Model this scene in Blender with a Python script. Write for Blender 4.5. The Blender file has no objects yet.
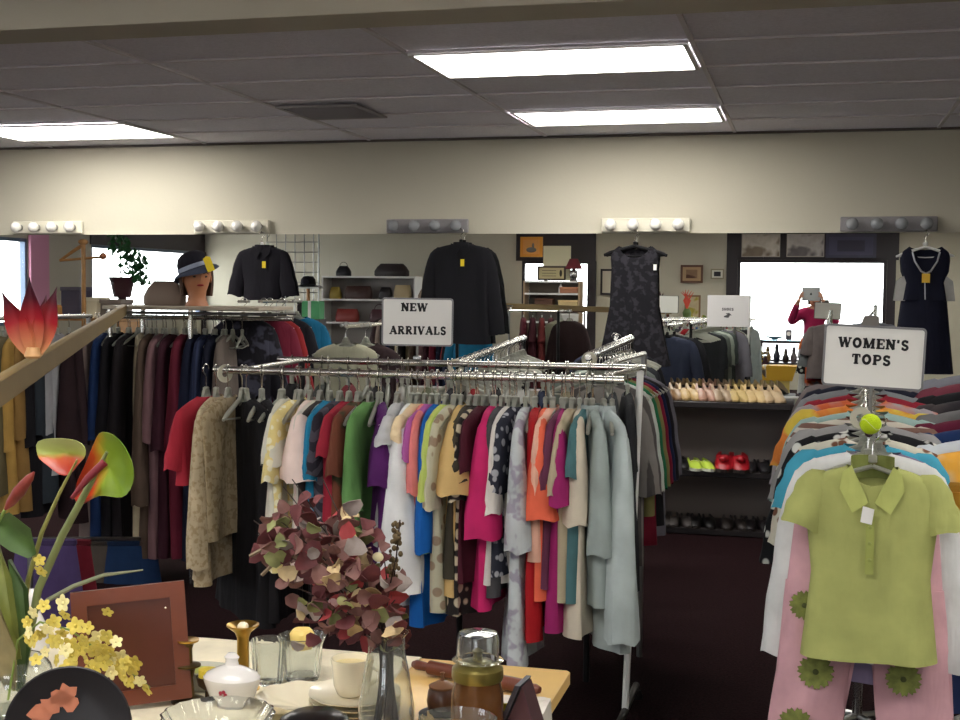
import bpy, math, random
from mathutils import Vector, Matrix
PI=math.pi
scene=bpy.context.scene
COL=scene.collection
# ------------------------------------------------------------------ camera frame
F=1280.0; CX=480.0; CY=360.0; EYE=Vector((0,0,1.6))
_y=Vector(((811-CX)/F,(CY-294)/F,1)).normalized()
_h=Vector((1,-.009,0))
_z=_h.cross(_y).normalized()
if _z.y<0: _z=-_z
_x=_z.cross(_y)
if _x.x<0: _x=-_x
def ray(px,py):
    d=Vector(((px-CX)/F,(CY-py)/F,1)); return Vector((_x.dot(d),_y.dot(d),_z.dot(d)))
def at(px,py,Y):
    d=ray(px,py); return EYE+d*(Y/d.y)
def atz(px,py,z):
    d=ray(px,py); return EYE+d*((z-EYE.z)/d.z)
def rv(px,py,Yv):            # a point the wall mirror (plane y=9) shows at this place
    p=at(px,py,Yv); return Vector((p.x,18-Yv,p.z))
cam=bpy.data.cameras.new('camera'); co=bpy.data.objects.new('camera',cam); COL.objects.link(co)
cam.sensor_width=36; cam.lens=F/960*36; cam.clip_start=.03; cam.clip_end=200
r=Vector((_x.x,_y.x,_z.x)); u=Vector((_x.y,_y.y,_z.y)); fw=Vector((_x.z,_y.z,_z.z))
m=Matrix((( r.x,u.x,-fw.x,0),(r.y,u.y,-fw.y,0),(r.z,u.z,-fw.z,1.6),(0,0,0,1)))
co.matrix_world=m
scene.camera=co
# ------------------------------------------------------------------ materials
def lin(c):
    out=[]
    for v in c[:3]:
        v=v/255.0
        out.append(v/12.92 if v<=.04045 else ((v+.055)/1.055)**2.4)
    return (out[0],out[1],out[2],1)
MC={}
def newmat(name):
    m=bpy.data.materials.new(name); m.use_nodes=True
    nt=m.node_tree; b=nt.nodes.get('Principled BSDF'); return m,nt,b
def mat(name,c,rough=.6,metal=0,trans=0,ior=1.45,emit=0,bump=0,bscale=60,vary=0,vscale=6,coat=0,spec=None):
    if name in MC: return MC[name]
    m,nt,b=newmat(name); L=lin(c)
    b.inputs['Base Color'].default_value=L
    b.inputs['Roughness'].default_value=rough; b.inputs['Metallic'].default_value=metal
    b.inputs['Transmission Weight'].default_value=trans; b.inputs['IOR'].default_value=ior
    if spec is not None: b.inputs['Specular IOR Level'].default_value=spec
    if coat: b.inputs['Coat Weight'].default_value=coat
    if emit:
        b.inputs['Emission Color'].default_value=L; b.inputs['Emission Strength'].default_value=emit
    tc=nt.nodes.new('ShaderNodeTexCoord')
    if vary:
        n=nt.nodes.new('ShaderNodeTexNoise'); n.inputs['Scale'].default_value=vscale; n.inputs['Detail'].default_value=4
        nt.links.new(tc.outputs['Object'],n.inputs['Vector'])
        r=nt.nodes.new('ShaderNodeMapRange'); r.inputs['From Min'].default_value=.3; r.inputs['From Max'].default_value=.7
        r.inputs['To Min'].default_value=1-vary; r.inputs['To Max'].default_value=1+vary
        nt.links.new(n.outputs['Fac'],r.inputs['Value'])
        x=nt.nodes.new('ShaderNodeVectorMath'); x.operation='SCALE'; x.inputs[0].default_value=L[:3]
        nt.links.new(r.outputs['Result'],x.inputs['Scale']); nt.links.new(x.outputs['Vector'],b.inputs['Base Color'])
    if bump:
        n=nt.nodes.new('ShaderNodeTexNoise'); n.inputs['Scale'].default_value=bscale; n.inputs['Detail'].default_value=3
        nt.links.new(tc.outputs['Object'],n.inputs['Vector'])
        bp=nt.nodes.new('ShaderNodeBump'); bp.inputs['Strength'].default_value=bump; bp.inputs['Distance'].default_value=.01
        nt.links.new(n.outputs['Fac'],bp.inputs['Height']); nt.links.new(bp.outputs['Normal'],b.inputs['Normal'])
    MC[name]=m; return m
def ramp2(name,stops,axis='Z',rough=.6,lo=0,hi=1,noise=.0):
    """colour that really changes along one axis of the thing (petals, leaves)"""
    if name in MC: return MC[name]
    m,nt,b=newmat(name); b.inputs['Roughness'].default_value=rough
    tc=nt.nodes.new('ShaderNodeTexCoord'); s=nt.nodes.new('ShaderNodeSeparateXYZ'); nt.links.new(tc.outputs['Object'],s.inputs[0])
    mr=nt.nodes.new('ShaderNodeMapRange'); mr.inputs['From Min'].default_value=lo; mr.inputs['From Max'].default_value=hi
    nt.links.new(s.outputs[axis],mr.inputs['Value']); src=mr.outputs['Result']
    if noise:
        n=nt.nodes.new('ShaderNodeTexNoise'); n.inputs['Scale'].default_value=25; nt.links.new(tc.outputs['Object'],n.inputs['Vector'])
        a=nt.nodes.new('ShaderNodeMath'); a.operation='MULTIPLY_ADD'; a.inputs[1].default_value=noise
        nt.links.new(n.outputs['Fac'],a.inputs[0]); nt.links.new(src,a.inputs[2]); src=a.outputs[0]
    cr=nt.nodes.new('ShaderNodeValToRGB'); el=cr.color_ramp.elements
    while len(el)<len(stops): el.new(.5)
    for e,(p,c) in zip(el,stops): e.position=p; e.color=lin(c)
    nt.links.new(src,cr.inputs[0]); nt.links.new(cr.outputs[0],b.inputs['Base Color'])
    MC[name]=m; return m
def cloth(c,c2=None,pat=None,scale=18,rough=.85,sheen=0):
    """woven fabric, plain or with a pattern: spots, stripes, lines, plaid, blotch"""
    key='cloth_%d_%d_%d_%s_%s_%s'%(c[0],c[1],c[2],str(c2),pat,scale)
    if key in MC: return MC[key]
    m,nt,b=newmat('fabric'); g_=.3*c[0]+.55*c[1]+.15*c[2]; c=tuple(v*.87+g_*.13 for v in c); L=lin(c); b.inputs['Roughness'].default_value=rough
    b.inputs['Specular IOR Level'].default_value=.25
    tc=nt.nodes.new('ShaderNodeTexCoord'); O=tc.outputs['Object']
    n=nt.nodes.new('ShaderNodeTexNoise'); n.inputs['Scale'].default_value=9; n.inputs['Detail'].default_value=5; nt.links.new(O,n.inputs['Vector'])
    r=nt.nodes.new('ShaderNodeMapRange'); r.inputs['From Min'].default_value=.3; r.inputs['From Max'].default_value=.7
    r.inputs['To Min'].default_value=.86; r.inputs['To Max'].default_value=1.12; nt.links.new(n.outputs['Fac'],r.inputs['Value'])
    base=nt.nodes.new('ShaderNodeMix'); base.data_type='RGBA'; base.inputs['A'].default_value=L; base.inputs['B'].default_value=L; base.inputs['Factor'].default_value=0
    if pat:
        L2=lin(c2); base.inputs['B'].default_value=L2
        if pat in('spots','blotch','lace'):
            v=nt.nodes.new('ShaderNodeTexVoronoi' if pat!='blotch' else 'ShaderNodeTexNoise'); v.inputs['Scale'].default_value=scale
            if pat!='blotch' : v.inputs['Randomness'].default_value=1 if pat=='spots' else .3
            nt.links.new(O,v.inputs['Vector'])
            g=nt.nodes.new('ShaderNodeMapRange')
            if pat=='blotch': g.inputs['From Min'].default_value=.5; g.inputs['From Max'].default_value=.58
            else: g.inputs['From Min'].default_value=.42; g.inputs['From Max'].default_value=.34
            nt.links.new(v.outputs['Distance' if pat!='blotch' else 'Fac'],g.inputs['Value']); nt.links.new(g.outputs['Result'],base.inputs['Factor'])
        else:
            w=nt.nodes.new('ShaderNodeTexWave'); w.inputs['Scale'].default_value=scale; w.bands_direction='Z' if pat=='stripes' else 'DIAGONAL' if pat=='plaid' else 'Y'
            w.inputs['Distortion'].default_value=.4
            nt.links.new(O,w.inputs['Vector'])
            g=nt.nodes.new('ShaderNodeMapRange'); g.inputs['From Min'].default_value=.45; g.inputs['From Max'].default_value=.55
            nt.links.new(w.outputs['Fac'],g.inputs['Value']); nt.links.new(g.outputs['Result'],base.inputs['Factor'])
    x=nt.nodes.new('ShaderNodeVectorMath'); x.operation='SCALE'
    nt.links.new(base.outputs['Result'],x.inputs[0]); nt.links.new(r.outputs['Result'],x.inputs['Scale']); nt.links.new(x.outputs['Vector'],b.inputs['Base Color'])
    n2=nt.nodes.new('ShaderNodeTexNoise'); n2.inputs['Scale'].default_value=28; n2.inputs['Detail'].default_value=2
    mp=nt.nodes.new('ShaderNodeMapping'); mp.inputs['Scale'].default_value=(1,1,.25); nt.links.new(O,mp.inputs[0]); nt.links.new(mp.outputs[0],n2.inputs['Vector'])
    bp=nt.nodes.new('ShaderNodeBump'); bp.inputs['Strength'].default_value=.5; bp.inputs['Distance'].default_value=.012
    nt.links.new(n2.outputs['Fac'],bp.inputs['Height']); nt.links.new(bp.outputs['Normal'],b.inputs['Normal'])
    MC[key]=m; return m
# ------------------------------------------------------------------ mesh builder
class MB:
    def __init__(s): s.v=[]; s.f=[]
    def add(s,vs,fs,M=None):
        o=len(s.v)
        for p in vs:
            p=Vector(p); s.v.append(M@p if M is not None else p)
        for f in fs: s.f.append([i+o for i in f])
        return s
    def box(s,c,d,rz=0,M=None):
        x,y,z=d[0]/2,d[1]/2,d[2]/2; R=Matrix.Translation(Vector(c))@Matrix.Rotation(rz,4,'Z')
        vs=[R@Vector(q) for q in((-x,-y,-z),(x,-y,-z),(x,y,-z),(-x,y,-z),(-x,-y,z),(x,-y,z),(x,y,z),(-x,y,z))]
        return s.add(vs,[(0,3,2,1),(4,5,6,7),(0,1,5,4),(1,2,6,5),(2,3,7,6),(3,0,4,7)],M)
    def rbox(s,c,d,b=.004,rz=0,M=None):      # box with chamfered upright corners and edges
        x,y,z=d[0]/2,d[1]/2,d[2]/2; b=min(b,x*.9,y*.9,z*.9); R=Matrix.Translation(Vector(c))@Matrix.Rotation(rz,4,'Z'); rings=[]
        for zz,i in((-z,b),(-z+b,0),(z-b,0),(z,b)):
            X=x-i;Y=y-i
            rings.append([R@Vector(q) for q in((-X+b,-Y,zz),(X-b,-Y,zz),(X,-Y+b,zz),(X,Y-b,zz),(X-b,Y,zz),(-X+b,Y,zz),(-X,Y-b,zz),(-X,-Y+b,zz))])
        return s.loft(rings,M=M)
    def loft(s,rings,cap0=True,cap1=True,M=None,closed=True):
        n=len(rings[0]); vs=[p for r in rings for p in r]; fs=[]
        for i in range(len(rings)-1):
            for j in range(n if closed else n-1):
                k=(j+1)%n; fs.append((i*n+j,i*n+k,(i+1)*n+k,(i+1)*n+j))
        if cap0: fs.append(tuple(range(n))[::-1])
        if cap1: fs.append(tuple((len(rings)-1)*n+j for j in range(n)))
        return s.add(vs,fs,M)
    def tube(s,pts,r,n=8,M=None,cap=True):
        pts=[Vector(p) for p in pts]; rings=[]; up=None
        for i,p in enumerate(pts):
            t=(pts[min(i+1,len(pts)-1)]-pts[max(i-1,0)])
            if t.length<1e-9: t=Vector((0,0,1))
            t.normalize()
            if up is None: up=Vector((0,0,1)) if abs(t.z)<.9 else Vector((1,0,0))
            a=t.cross(up); 
            if a.length<1e-5: a=t.cross(Vector((0,1,0)))
            a.normalize(); bb=a.cross(t).normalized(); up=bb
            rr=r[i] if isinstance(r,(list,tuple)) else r
            rings.append([p+a*math.cos(2*PI*k/n)*rr+bb*math.sin(2*PI*k/n)*rr for k in range(n)])
        return s.loft(rings,cap,cap,M)
    def lathe(s,prof,c=(0,0,0),n=24,M=None,cap0=True,cap1=False,sx=1,sy=1,wav=0,wn=12):
        c=Vector(c); rings=[]
        for (r,z) in prof:
            rings.append([c+Vector((r*sx*(1+wav*math.cos(wn*2*PI*k/n))*math.cos(2*PI*k/n),r*sy*(1+wav*math.cos(wn*2*PI*k/n))*math.sin(2*PI*k/n),z)) for k in range(n)])
        return s.loft(rings,cap0,cap1,M)
    def ball(s,c,r,sc=(1,1,1),n=14,m=9,M=None):
        prof=[(max(1e-4,math.sin(PI*i/m)),-math.cos(PI*i/m)) for i in range(m+1)]; c=Vector(c); rings=[]
        for(a,z) in prof: rings.append([c+Vector((a*r*sc[0]*math.cos(2*PI*k/n),a*r*sc[1]*math.sin(2*PI*k/n),z*r*sc[2])) for k in range(n)])
        return s.loft(rings,True,True,M)
    def prism(s,out,th,M=None):   # outline in local xz, thickness along y
        n=len(out); vs=[(x,-th/2,z) for x,z in out]+[(x,th/2,z) for x,z in out]
        fs=[tuple(range(n)),tuple(range(n,2*n))[::-1]]+[(j,n+j,n+(j+1)%n,(j+1)%n) for j in range(n)]
        return s.add(vs,fs,M)
    def build(s,name,mt,parent=None,smooth=True,loc=None,rz=0,bevel=0):
        me=bpy.data.meshes.new(name); me.from_pydata([tuple(p) for p in s.v],[],s.f); me.update()
        import bmesh
        bm=bmesh.new(); bm.from_mesh(me); bmesh.ops.recalc_face_normals(bm,faces=bm.faces); bm.to_mesh(me); bm.free()
        me.materials.append(mt)
        if smooth:
            for p in me.polygons: p.use_smooth=True
            try: me.set_sharp_from_angle(angle=math.radians(42))
            except Exception: pass
        o=bpy.data.objects.new(name,me); COL.objects.link(o)
        if parent is not None: o.parent=parent
        if loc is not None: o.location=loc
        if rz: o.rotation_euler=(0,0,rz)
        if bevel:
            b=o.modifiers.new('bevel','BEVEL'); b.width=bevel; b.segments=2; b.limit_method='ANGLE'
        return o
def thing(name,label,cat,loc=(0,0,0),rz=0,group=None):
    o=bpy.data.objects.new(name,None); COL.objects.link(o); o.location=loc; o.rotation_euler=(0,0,rz); o.empty_display_size=.05
    return tag(o,label,cat,group)
def tag(o,label,cat,group=None):
    o['label']=label; o['category']=cat
    if group: o['group']=group
    return o
def struct(o): o['kind']='structure'; return o
def dup(root,loc,rz=None,label=None,group=None,rot=None):
    r=root.copy(); COL.objects.link(r); r.location=loc
    if rz is not None: r.rotation_euler=(root.rotation_euler.x,root.rotation_euler.y,rz)
    if rot is not None: r.rotation_euler=rot
    if label: r['label']=label
    if group: r['group']=group
    for ch in list(root.children):
        c=ch.copy(); COL.objects.link(c); c.parent=r
        for g in list(ch.children):
            d=g.copy(); COL.objects.link(d); d.parent=c
    return r
# ------------------------------------------------------------------ common materials
M_wall=mat('wall_paint',(192,186,168),.9,bump=.1,bscale=40,vary=.03,vscale=1.2)
M_ceil=mat('ceiling_tile',(238,235,244),.95,bump=.5,bscale=220,vary=.06,vscale=60)
M_bar=mat('ceiling_grid_metal',(214,208,212),.6)
M_dark=mat('dark_brown_paint',(38,30,36),.5)
M_white=mat('white_paint',(222,220,216),.5)
M_chrome=mat('chrome',(214,212,206),.22,1)
M_dullchrome=mat('worn_steel',(150,150,148),.35,1)
M_black=mat('black_plastic',(14,13,15),.65,spec=.2)
M_blacksat=mat('black_leather',(24,20,22),.4)
M_clear=mat('clear_plastic',(176,176,164),.42,0,.55,1.22)
M_glass=mat('clear_glass',(238,242,240),.03,0,.96,1.45)
M_cream=mat('cream_ceramic',(236,226,200),.25,coat=.3)
M_porc=mat('white_porcelain',(226,222,218),.2,coat=.4)
M_brass=mat('brass',(190,150,70),.3,1)
M_wood=mat('honey_wood',(176,128,78),.45,vary=.12,vscale=14)
M_brownwood=mat('brown_wood',(98,48,32),.4,vary=.12,vscale=10,coat=.2)
M_tagy=mat('yellow_tag_paper',(232,204,40),.7)
M_tagw=mat('white_tag_paper',(236,234,228),.7)
M_ink=mat('black_ink',(16,15,18),.7)
# thin window glass: passes daylight, keeps a faint reflection
M_pane,nt,b=newmat('window_glass')
tr=nt.nodes.new('ShaderNodeBsdfTransparent'); gl=nt.nodes.new('ShaderNodeBsdfGlossy'); gl.inputs['Roughness'].default_value=.02
mx=nt.nodes.new('ShaderNodeMixShader')
mx.inputs[0].default_value=.07; nt.links.new(tr.outputs[0],mx.inputs[1]); nt.links.new(gl.outputs[0],mx.inputs[2])
nt.links.new(mx.outputs[0],nt.nodes['Material Output'].inputs[0])
# ------------------------------------------------------------------ room shell
XL,XR,YF,YB,ZC=-11.0,4.2,-4.0,9.0,2.7
fm,nt,b=newmat('maroon_carpet')
tc=nt.nodes.new('ShaderNodeTexCoord'); n=nt.nodes.new('ShaderNodeTexNoise'); n.inputs['Scale'].default_value=90; n.inputs['Detail'].default_value=4
nt.links.new(tc.outputs['Object'],n.inputs['Vector']); cr=nt.nodes.new('ShaderNodeValToRGB')
cr.color_ramp.elements[0].position=.3; cr.color_ramp.elements[0].color=lin((20,9,11)); cr.color_ramp.elements[1].position=.7; cr.color_ramp.elements[1].color=lin((42,22,25))
nt.links.new(n.outputs['Fac'],cr.inputs[0]); nt.links.new(cr.outputs[0],b.inputs['Base Color']); b.inputs['Roughness'].default_value=1; b.inputs['Specular IOR Level'].default_value=.08
bp=nt.nodes.new('ShaderNodeBump'); bp.inputs['Strength'].default_value=.6; bp.inputs['Distance'].default_value=.01; nt.links.new(n.outputs['Fac'],bp.inputs['Height']); nt.links.new(bp.outputs[0],b.inputs['Normal'])
struct(MB().box(((XL+XR)/2,(YF+YB)/2,-.05),(XR-XL+.6,YB-YF+.6,.1)).build('floor',fm))
struct(MB().box(((XL+XR)/2,(YF+YB)/2,ZC+.06),(XR-XL+.6,YB-YF+.6,.1)).build('ceiling',M_ceil))
g=MB(); x=-.53
xs=[-.53+1.32*i for i in range(-8,4) if XL<-.53+1.32*i<XR]
for x in xs: g.box((x,(YF+YB)/2,ZC+.004),(.022,YB-YF,.012))
ys=[9-.655*i for i in range(1,20)]
for y in ys: g.box(((XL+XR)/2,y,ZC+.003),(XR-XL,.018,.010))
struct(g.build('trim_1',M_bar,smooth=False))['label']='ceiling grid'
# wall angle moulding at the mirror wall, coloured dark to paint the T-bar shadow
struct(MB().box(((XL+XR)/2,YB-.012,ZC-.004),(XR-XL,.022,.016)).build('trim_2',mat('shadow_brown_trim',(92,84,78),.7)))
def holed(name,axis,pos,a0,a1,z0,z1,holes,th=.16,mt=M_wall):
    """wall along axis 'x' (at y=pos) or 'y' (at x=pos), with rectangular openings (a,b,lo,hi)"""
    w=MB(); cuts=sorted({a0,a1}|{h[0] for h in holes}|{h[1] for h in holes})
    def bx(p,q,lo,hi):
        if hi-lo<1e-4 or q-p<1e-4: return
        c=((p+q)/2,pos,(lo+hi)/2) if axis=='x' else (pos,(p+q)/2,(lo+hi)/2)
        d=(q-p,th,hi-lo) if axis=='x' else (th,q-p,hi-lo)
        w.box(c,d)
    for p,q in zip(cuts[:-1],cuts[1:]):
        hs=sorted([h for h in holes if h[0]<=p+1e-6 and h[1]>=q-1e-6],key=lambda h:h[2]); lo=z0
        for h in hs: bx(p,q,lo,h[2]); lo=h[3]
        bx(p,q,lo,z1)
    return struct(w.build(name,mt,smooth=False))
wx0,wx1=rv(737,300,22).x,rv(886,300,22).x; wtop=rv(811,260,22).z
dx0,dx1=rv(522,300,22).x,rv(590,300,22).x; dtop=rv(556,261,22).z
holed('wall_front','x',YF-.08,XL-.16,XR+.16,0,ZC,[(wx0,wx1,.45,wtop),(dx0,dx1,.3,dtop)])
LW=[(1.6,4.2,1.05,2.3),(-3.85,-.1,1.05,2.28)]
holed('wall_left','y',XL-.08,YF,YB,0,ZC,LW)
struct(MB().box(((XL+XR)/2,YB+.08,ZC/2),(XR-XL+.3,.16,ZC)).build('wall_back',M_wall))
struct(MB().box((XR+.08,(YF+YB)/2,ZC/2),(.16,YB-YF,ZC)).build('wall_right',M_wall))
# dropped header beam across the shop, between the camera and the racks
hb=at(480,7.5,4.2).z
struct(MB().box(((XL+XR)/2,4.2+.12,(hb+ZC)/2),(XR-XL,.24,ZC-hb)).build('trim_3',M_wall,bevel=.004))
def window(n,axis,pos,a,b_,lo,hi,mull):
    fr=MB(); t=.05
    def bx(p,q,l,h,d=.08):
        c=((p+q)/2,pos,(l+h)/2) if axis=='x' else (pos,(p+q)/2,(l+h)/2)
        fr.box(c,(q-p,d,h-l) if axis=='x' else (d,q-p,h-l))
    bx(a,b_,lo,lo+t); bx(a,b_,hi-t,hi); bx(a,a+t,lo+t,hi-t); bx(b_-t,b_,lo+t,hi-t)
    for q in mull: bx(q-t/2,q+t/2,lo+t,hi-t)
    o=struct(fr.build('window_%d'%n,M_dark if axis=='x' else mat('steel_blue_frame',(96,112,134),.4,.3),smooth=False))
    p=MB(); c=((a+b_)/2,pos,(lo+hi)/2) if axis=='x' else (pos,(a+b_)/2,(lo+hi)/2)
    p.box(c,(b_-a-2*t,.006,hi-lo-2*t) if axis=='x' else (.006,b_-a-2*t,hi-lo-2*t)); p.build('pane',M_pane,o,smooth=False)
window(1,'x',YF-.05,wx0,wx1,.45,wtop,[])
window(2,'x',YF-.05,dx0,dx1,.3,dtop,[dx0+.42])
window(3,'y',XL-.05,*LW[0],[3.0]); window(4,'y',XL-.05,*LW[1],[])
# dark painted boarding over and beside the openings
t_=MB(); t_.box(((wx0+wx1)/2,YF+.02,(wtop+ZC)/2),(wx1-wx0+.36,.03,ZC-wtop)); t_.box((wx0-.09,YF+.02,wtop/2),(.18,.03,wtop)); t_.box((wx1+.07,YF+.02,wtop/2),(.14,.03,wtop)); struct(t_.build('trim_4',M_dark,smooth=False))
t_=MB(); t_.box(((dx0+dx1)/2,YF+.02,(dtop+ZC)/2),(dx1-dx0+.2,.03,ZC-dtop)); t_.box((dx1+.05,YF+.02,dtop/2),(.12,.03,dtop)); struct(t_.build('trim_5',M_dark,smooth=False))
t_=MB(); t_.box((XL+.02,-2,2.49),(.03,3.9,.42)); t_.box((XL+.02,-3.92,1.14),(.03,.14,2.28)); struct(t_.build('trim_6',M_dark,smooth=False))
struct(MB().box((XL+.03,1.36,1.35),(.04,.46,2.7)).build('trim_7',mat('pink_pillar_paint',(214,150,176),.8),smooth=False))
# outside paving seen past the glass
struct(MB().box((-4,-30,-.12),(60,100,.05)).build('ground',mat('pale_concrete',(200,198,194),.9)))
# ------------------------------------------------------------------ daylight and lamps
w=bpy.data.worlds.new('world'); scene.world=w; w.use_nodes=True; bg=w.node_tree.nodes['Background']
bg.inputs[0].default_value=(.93,.96,1,1); bg.inputs[1].default_value=7
def portal(loc,rot,sx,sy):
    l=bpy.data.lights.new('daylight_portal','AREA'); l.shape='RECTANGLE'; l.size=sx; l.size_y=sy; l.cycles.is_portal=True
    o=bpy.data.objects.new('daylight_portal',l); COL.objects.link(o); o.location=loc; o.rotation_euler=rot
portal(((wx0+wx1)/2,YF-.2,(wtop+.45)/2),(PI/2,0,0),wx1-wx0,wtop-.45)
portal(((dx0+dx1)/2,YF-.2,(dtop+.3)/2),(PI/2,0,0),dx1-dx0,dtop-.3)
for a,b_,lo,hi in LW: portal((XL-.2,(a+b_)/2,(lo+hi)/2),(PI/2,0,-PI/2),b_-a,hi-lo)
M_diff=mat('lit_diffuser',(255,252,246),.5,emit=11.5)
def troffer(x0,x1,y0,y1,label):
    t=thing('ceiling_light',label,'ceiling light',((x0+x1)/2,(y0+y1)/2,ZC-.004),group='fluorescent troffers in the ceiling')
    w_,d_=x1-x0,y1-y0; fr=MB(); e=.022
    fr.box((0,-d_/2+e/2,0),(w_,e,.014)); fr.box((0,d_/2-e/2,0),(w_,e,.014)); fr.box((-w_/2+e/2,0,0),(e,d_-2*e,.014)); fr.box((w_/2-e/2,0,0),(e,d_-2*e,.014))
    fr.build('frame',M_white,t,smooth=False)
    MB().rbox((0,0,.0),(w_-2*e,d_-2*e,.008),.003).build('diffuser',M_diff,t,smooth=False)
troffer(-1.84,-.55,5.74,6.4,'long lit ceiling panel nearest the camera, above the new arrivals rack')
troffer(-1.81,-.55,7.71,8.35,'lit ceiling panel right beside the mirror wall, behind the nearest panel')
troffer(-5.75,-4.46,7.75,8.5,'lit ceiling panel at the left end of the ceiling')
for (x,y,l) in((-4.45,-1.4,'unseen'),(-1.84,1.2,'b'),(1.1,.5,'c'),(-4.45,2.2,'d'),(-7.4,2.5,'e'),(-7.4,6.4,'f'),(1.1,3.1,'g'),(-1.84,-1.4,'h'),(1.1,-2.2,'i')):  # last three panels are unseen, added to brighten the table, polo and beam
    troffer(x,x+1.29,y,y+.65,{'unseen':'lit ceiling panel by the far left front windows','b':'lit ceiling panel over the table of glassware','c':'lit ceiling panel just right of the camera','d':'lit ceiling panel left of the header beam','e':'lit ceiling panel nearest the left side windows','f':'lit ceiling panel over the far left back corner','g':'unseen ceiling panel added as fill light right of the header beam','h':'unseen ceiling panel added as fill light behind the photographer','i':'unseen ceiling panel added as fill light nearest the front window'}[l])
# air vent
vx0,vx1,vy0,vy1=-3.14,-2.62,7.2,7.76
t=thing('ceiling_vent','grey louvred air vent set in the ceiling left of the two lit panels','air vent',((vx0+vx1)/2,(vy0+vy1)/2,ZC-.004))
MB().box((0,0,.002),(vx1-vx0-.02,vy1-vy0-.02,.004)).build('backing',mat('vent_dark',(84,80,84),.7),t,smooth=False)
fr=MB(); W=vx1-vx0; D=vy1-vy0
for sx_ in(-1,1): fr.box((sx_*(W/2-.015),0,-.004),(.03,D,.012)); fr.box((0,sx_*(D/2-.015),-.004),(W-.06,.03,.012))
fr.build('frame',mat('vent_grey',(160,154,156),.6),t,smooth=False)
for i in range(11):
    MB().box((0,-D/2+.05+i*(D-.1)/10,-.006),(W-.06,.018,.006)).build('louvre',mat('vent_grey2',(140,134,138),.6),t,smooth=False)
# ------------------------------------------------------------------ wall mirror and vanity lights
mm,nt,b=newmat('mirror_silver'); b.inputs['Metallic'].default_value=1; b.inputs['Roughness'].default_value=0; b.inputs['Base Color'].default_value=(.86,.88,.85,1)
names=['at the far left end','second from the left end, behind the hat','left of the black blazer','behind the black blazer and the floral dress','behind the women\'s tops sign','behind the right wall end']
for i in range(6):
    x0=-6.64+1.58*i
    t=thing('wall_mirror','frameless wall mirror panel '+['at the far left of the mirror wall','behind the mannequin head and black jacket','behind the new arrivals sign, left of the black blazer','behind the sleeveless floral dress','above the shoe rack, showing the photographer','at the far right behind the navy dress'][i],'mirror',(x0+.79,8.985,.9),group='mirror panels along the wall')
    MB().box((0,0,(2.013-.9)/2),(1.5798,.006,2.013-.9)).build('glass',mm,t,smooth=False)
    tr_=MB(); tr_.box((0,-.002,-.006),(1.58,.016,.012)); tr_.build('bottom_channel',M_white,t,smooth=False)
M_globe=mat('frosted_globe',(232,228,220),.15,0,.0,coat=.5)
for i,c in enumerate((-5.85,-4.27,-2.72,-1.13,.49)):
    grey=i in(2,4)
    t=thing('vanity_light_strip',['vanity light strip of four globes at the far left above the mirror','vanity light strip of four globes above the hatted mannequin head','dim chrome vanity light strip above the black blazer','white vanity light strip of four globes above the floral dress','dim chrome vanity light strip at the right above the navy dress'][i],'wall lamp',(c,8.96,2.07),group='globe light strips above the mirror')
    MB().rbox((0,.018,0),(.62,.03,.1),.006).build('backplate',mat('grey_enamel',(140,136,138),.4) if grey else mat('cream_enamel',(214,208,190),.35),t)
    for k in range(4):
        gx=-.235+.157*k
        s_=MB().lathe([(.024,0),(.024,.03),(.018,.04)],n=16,M=Matrix.Translation((gx,.006,0))@Matrix.Rotation(PI/2,4,'X'),cap1=True).build('socket',M_dullchrome,t)
        MB().ball((gx,-.06,0),.042,n=18,m=12).build('globe',mat('clear_globe',(190,192,196),.1,0,.5) if grey else M_globe,t)
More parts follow.
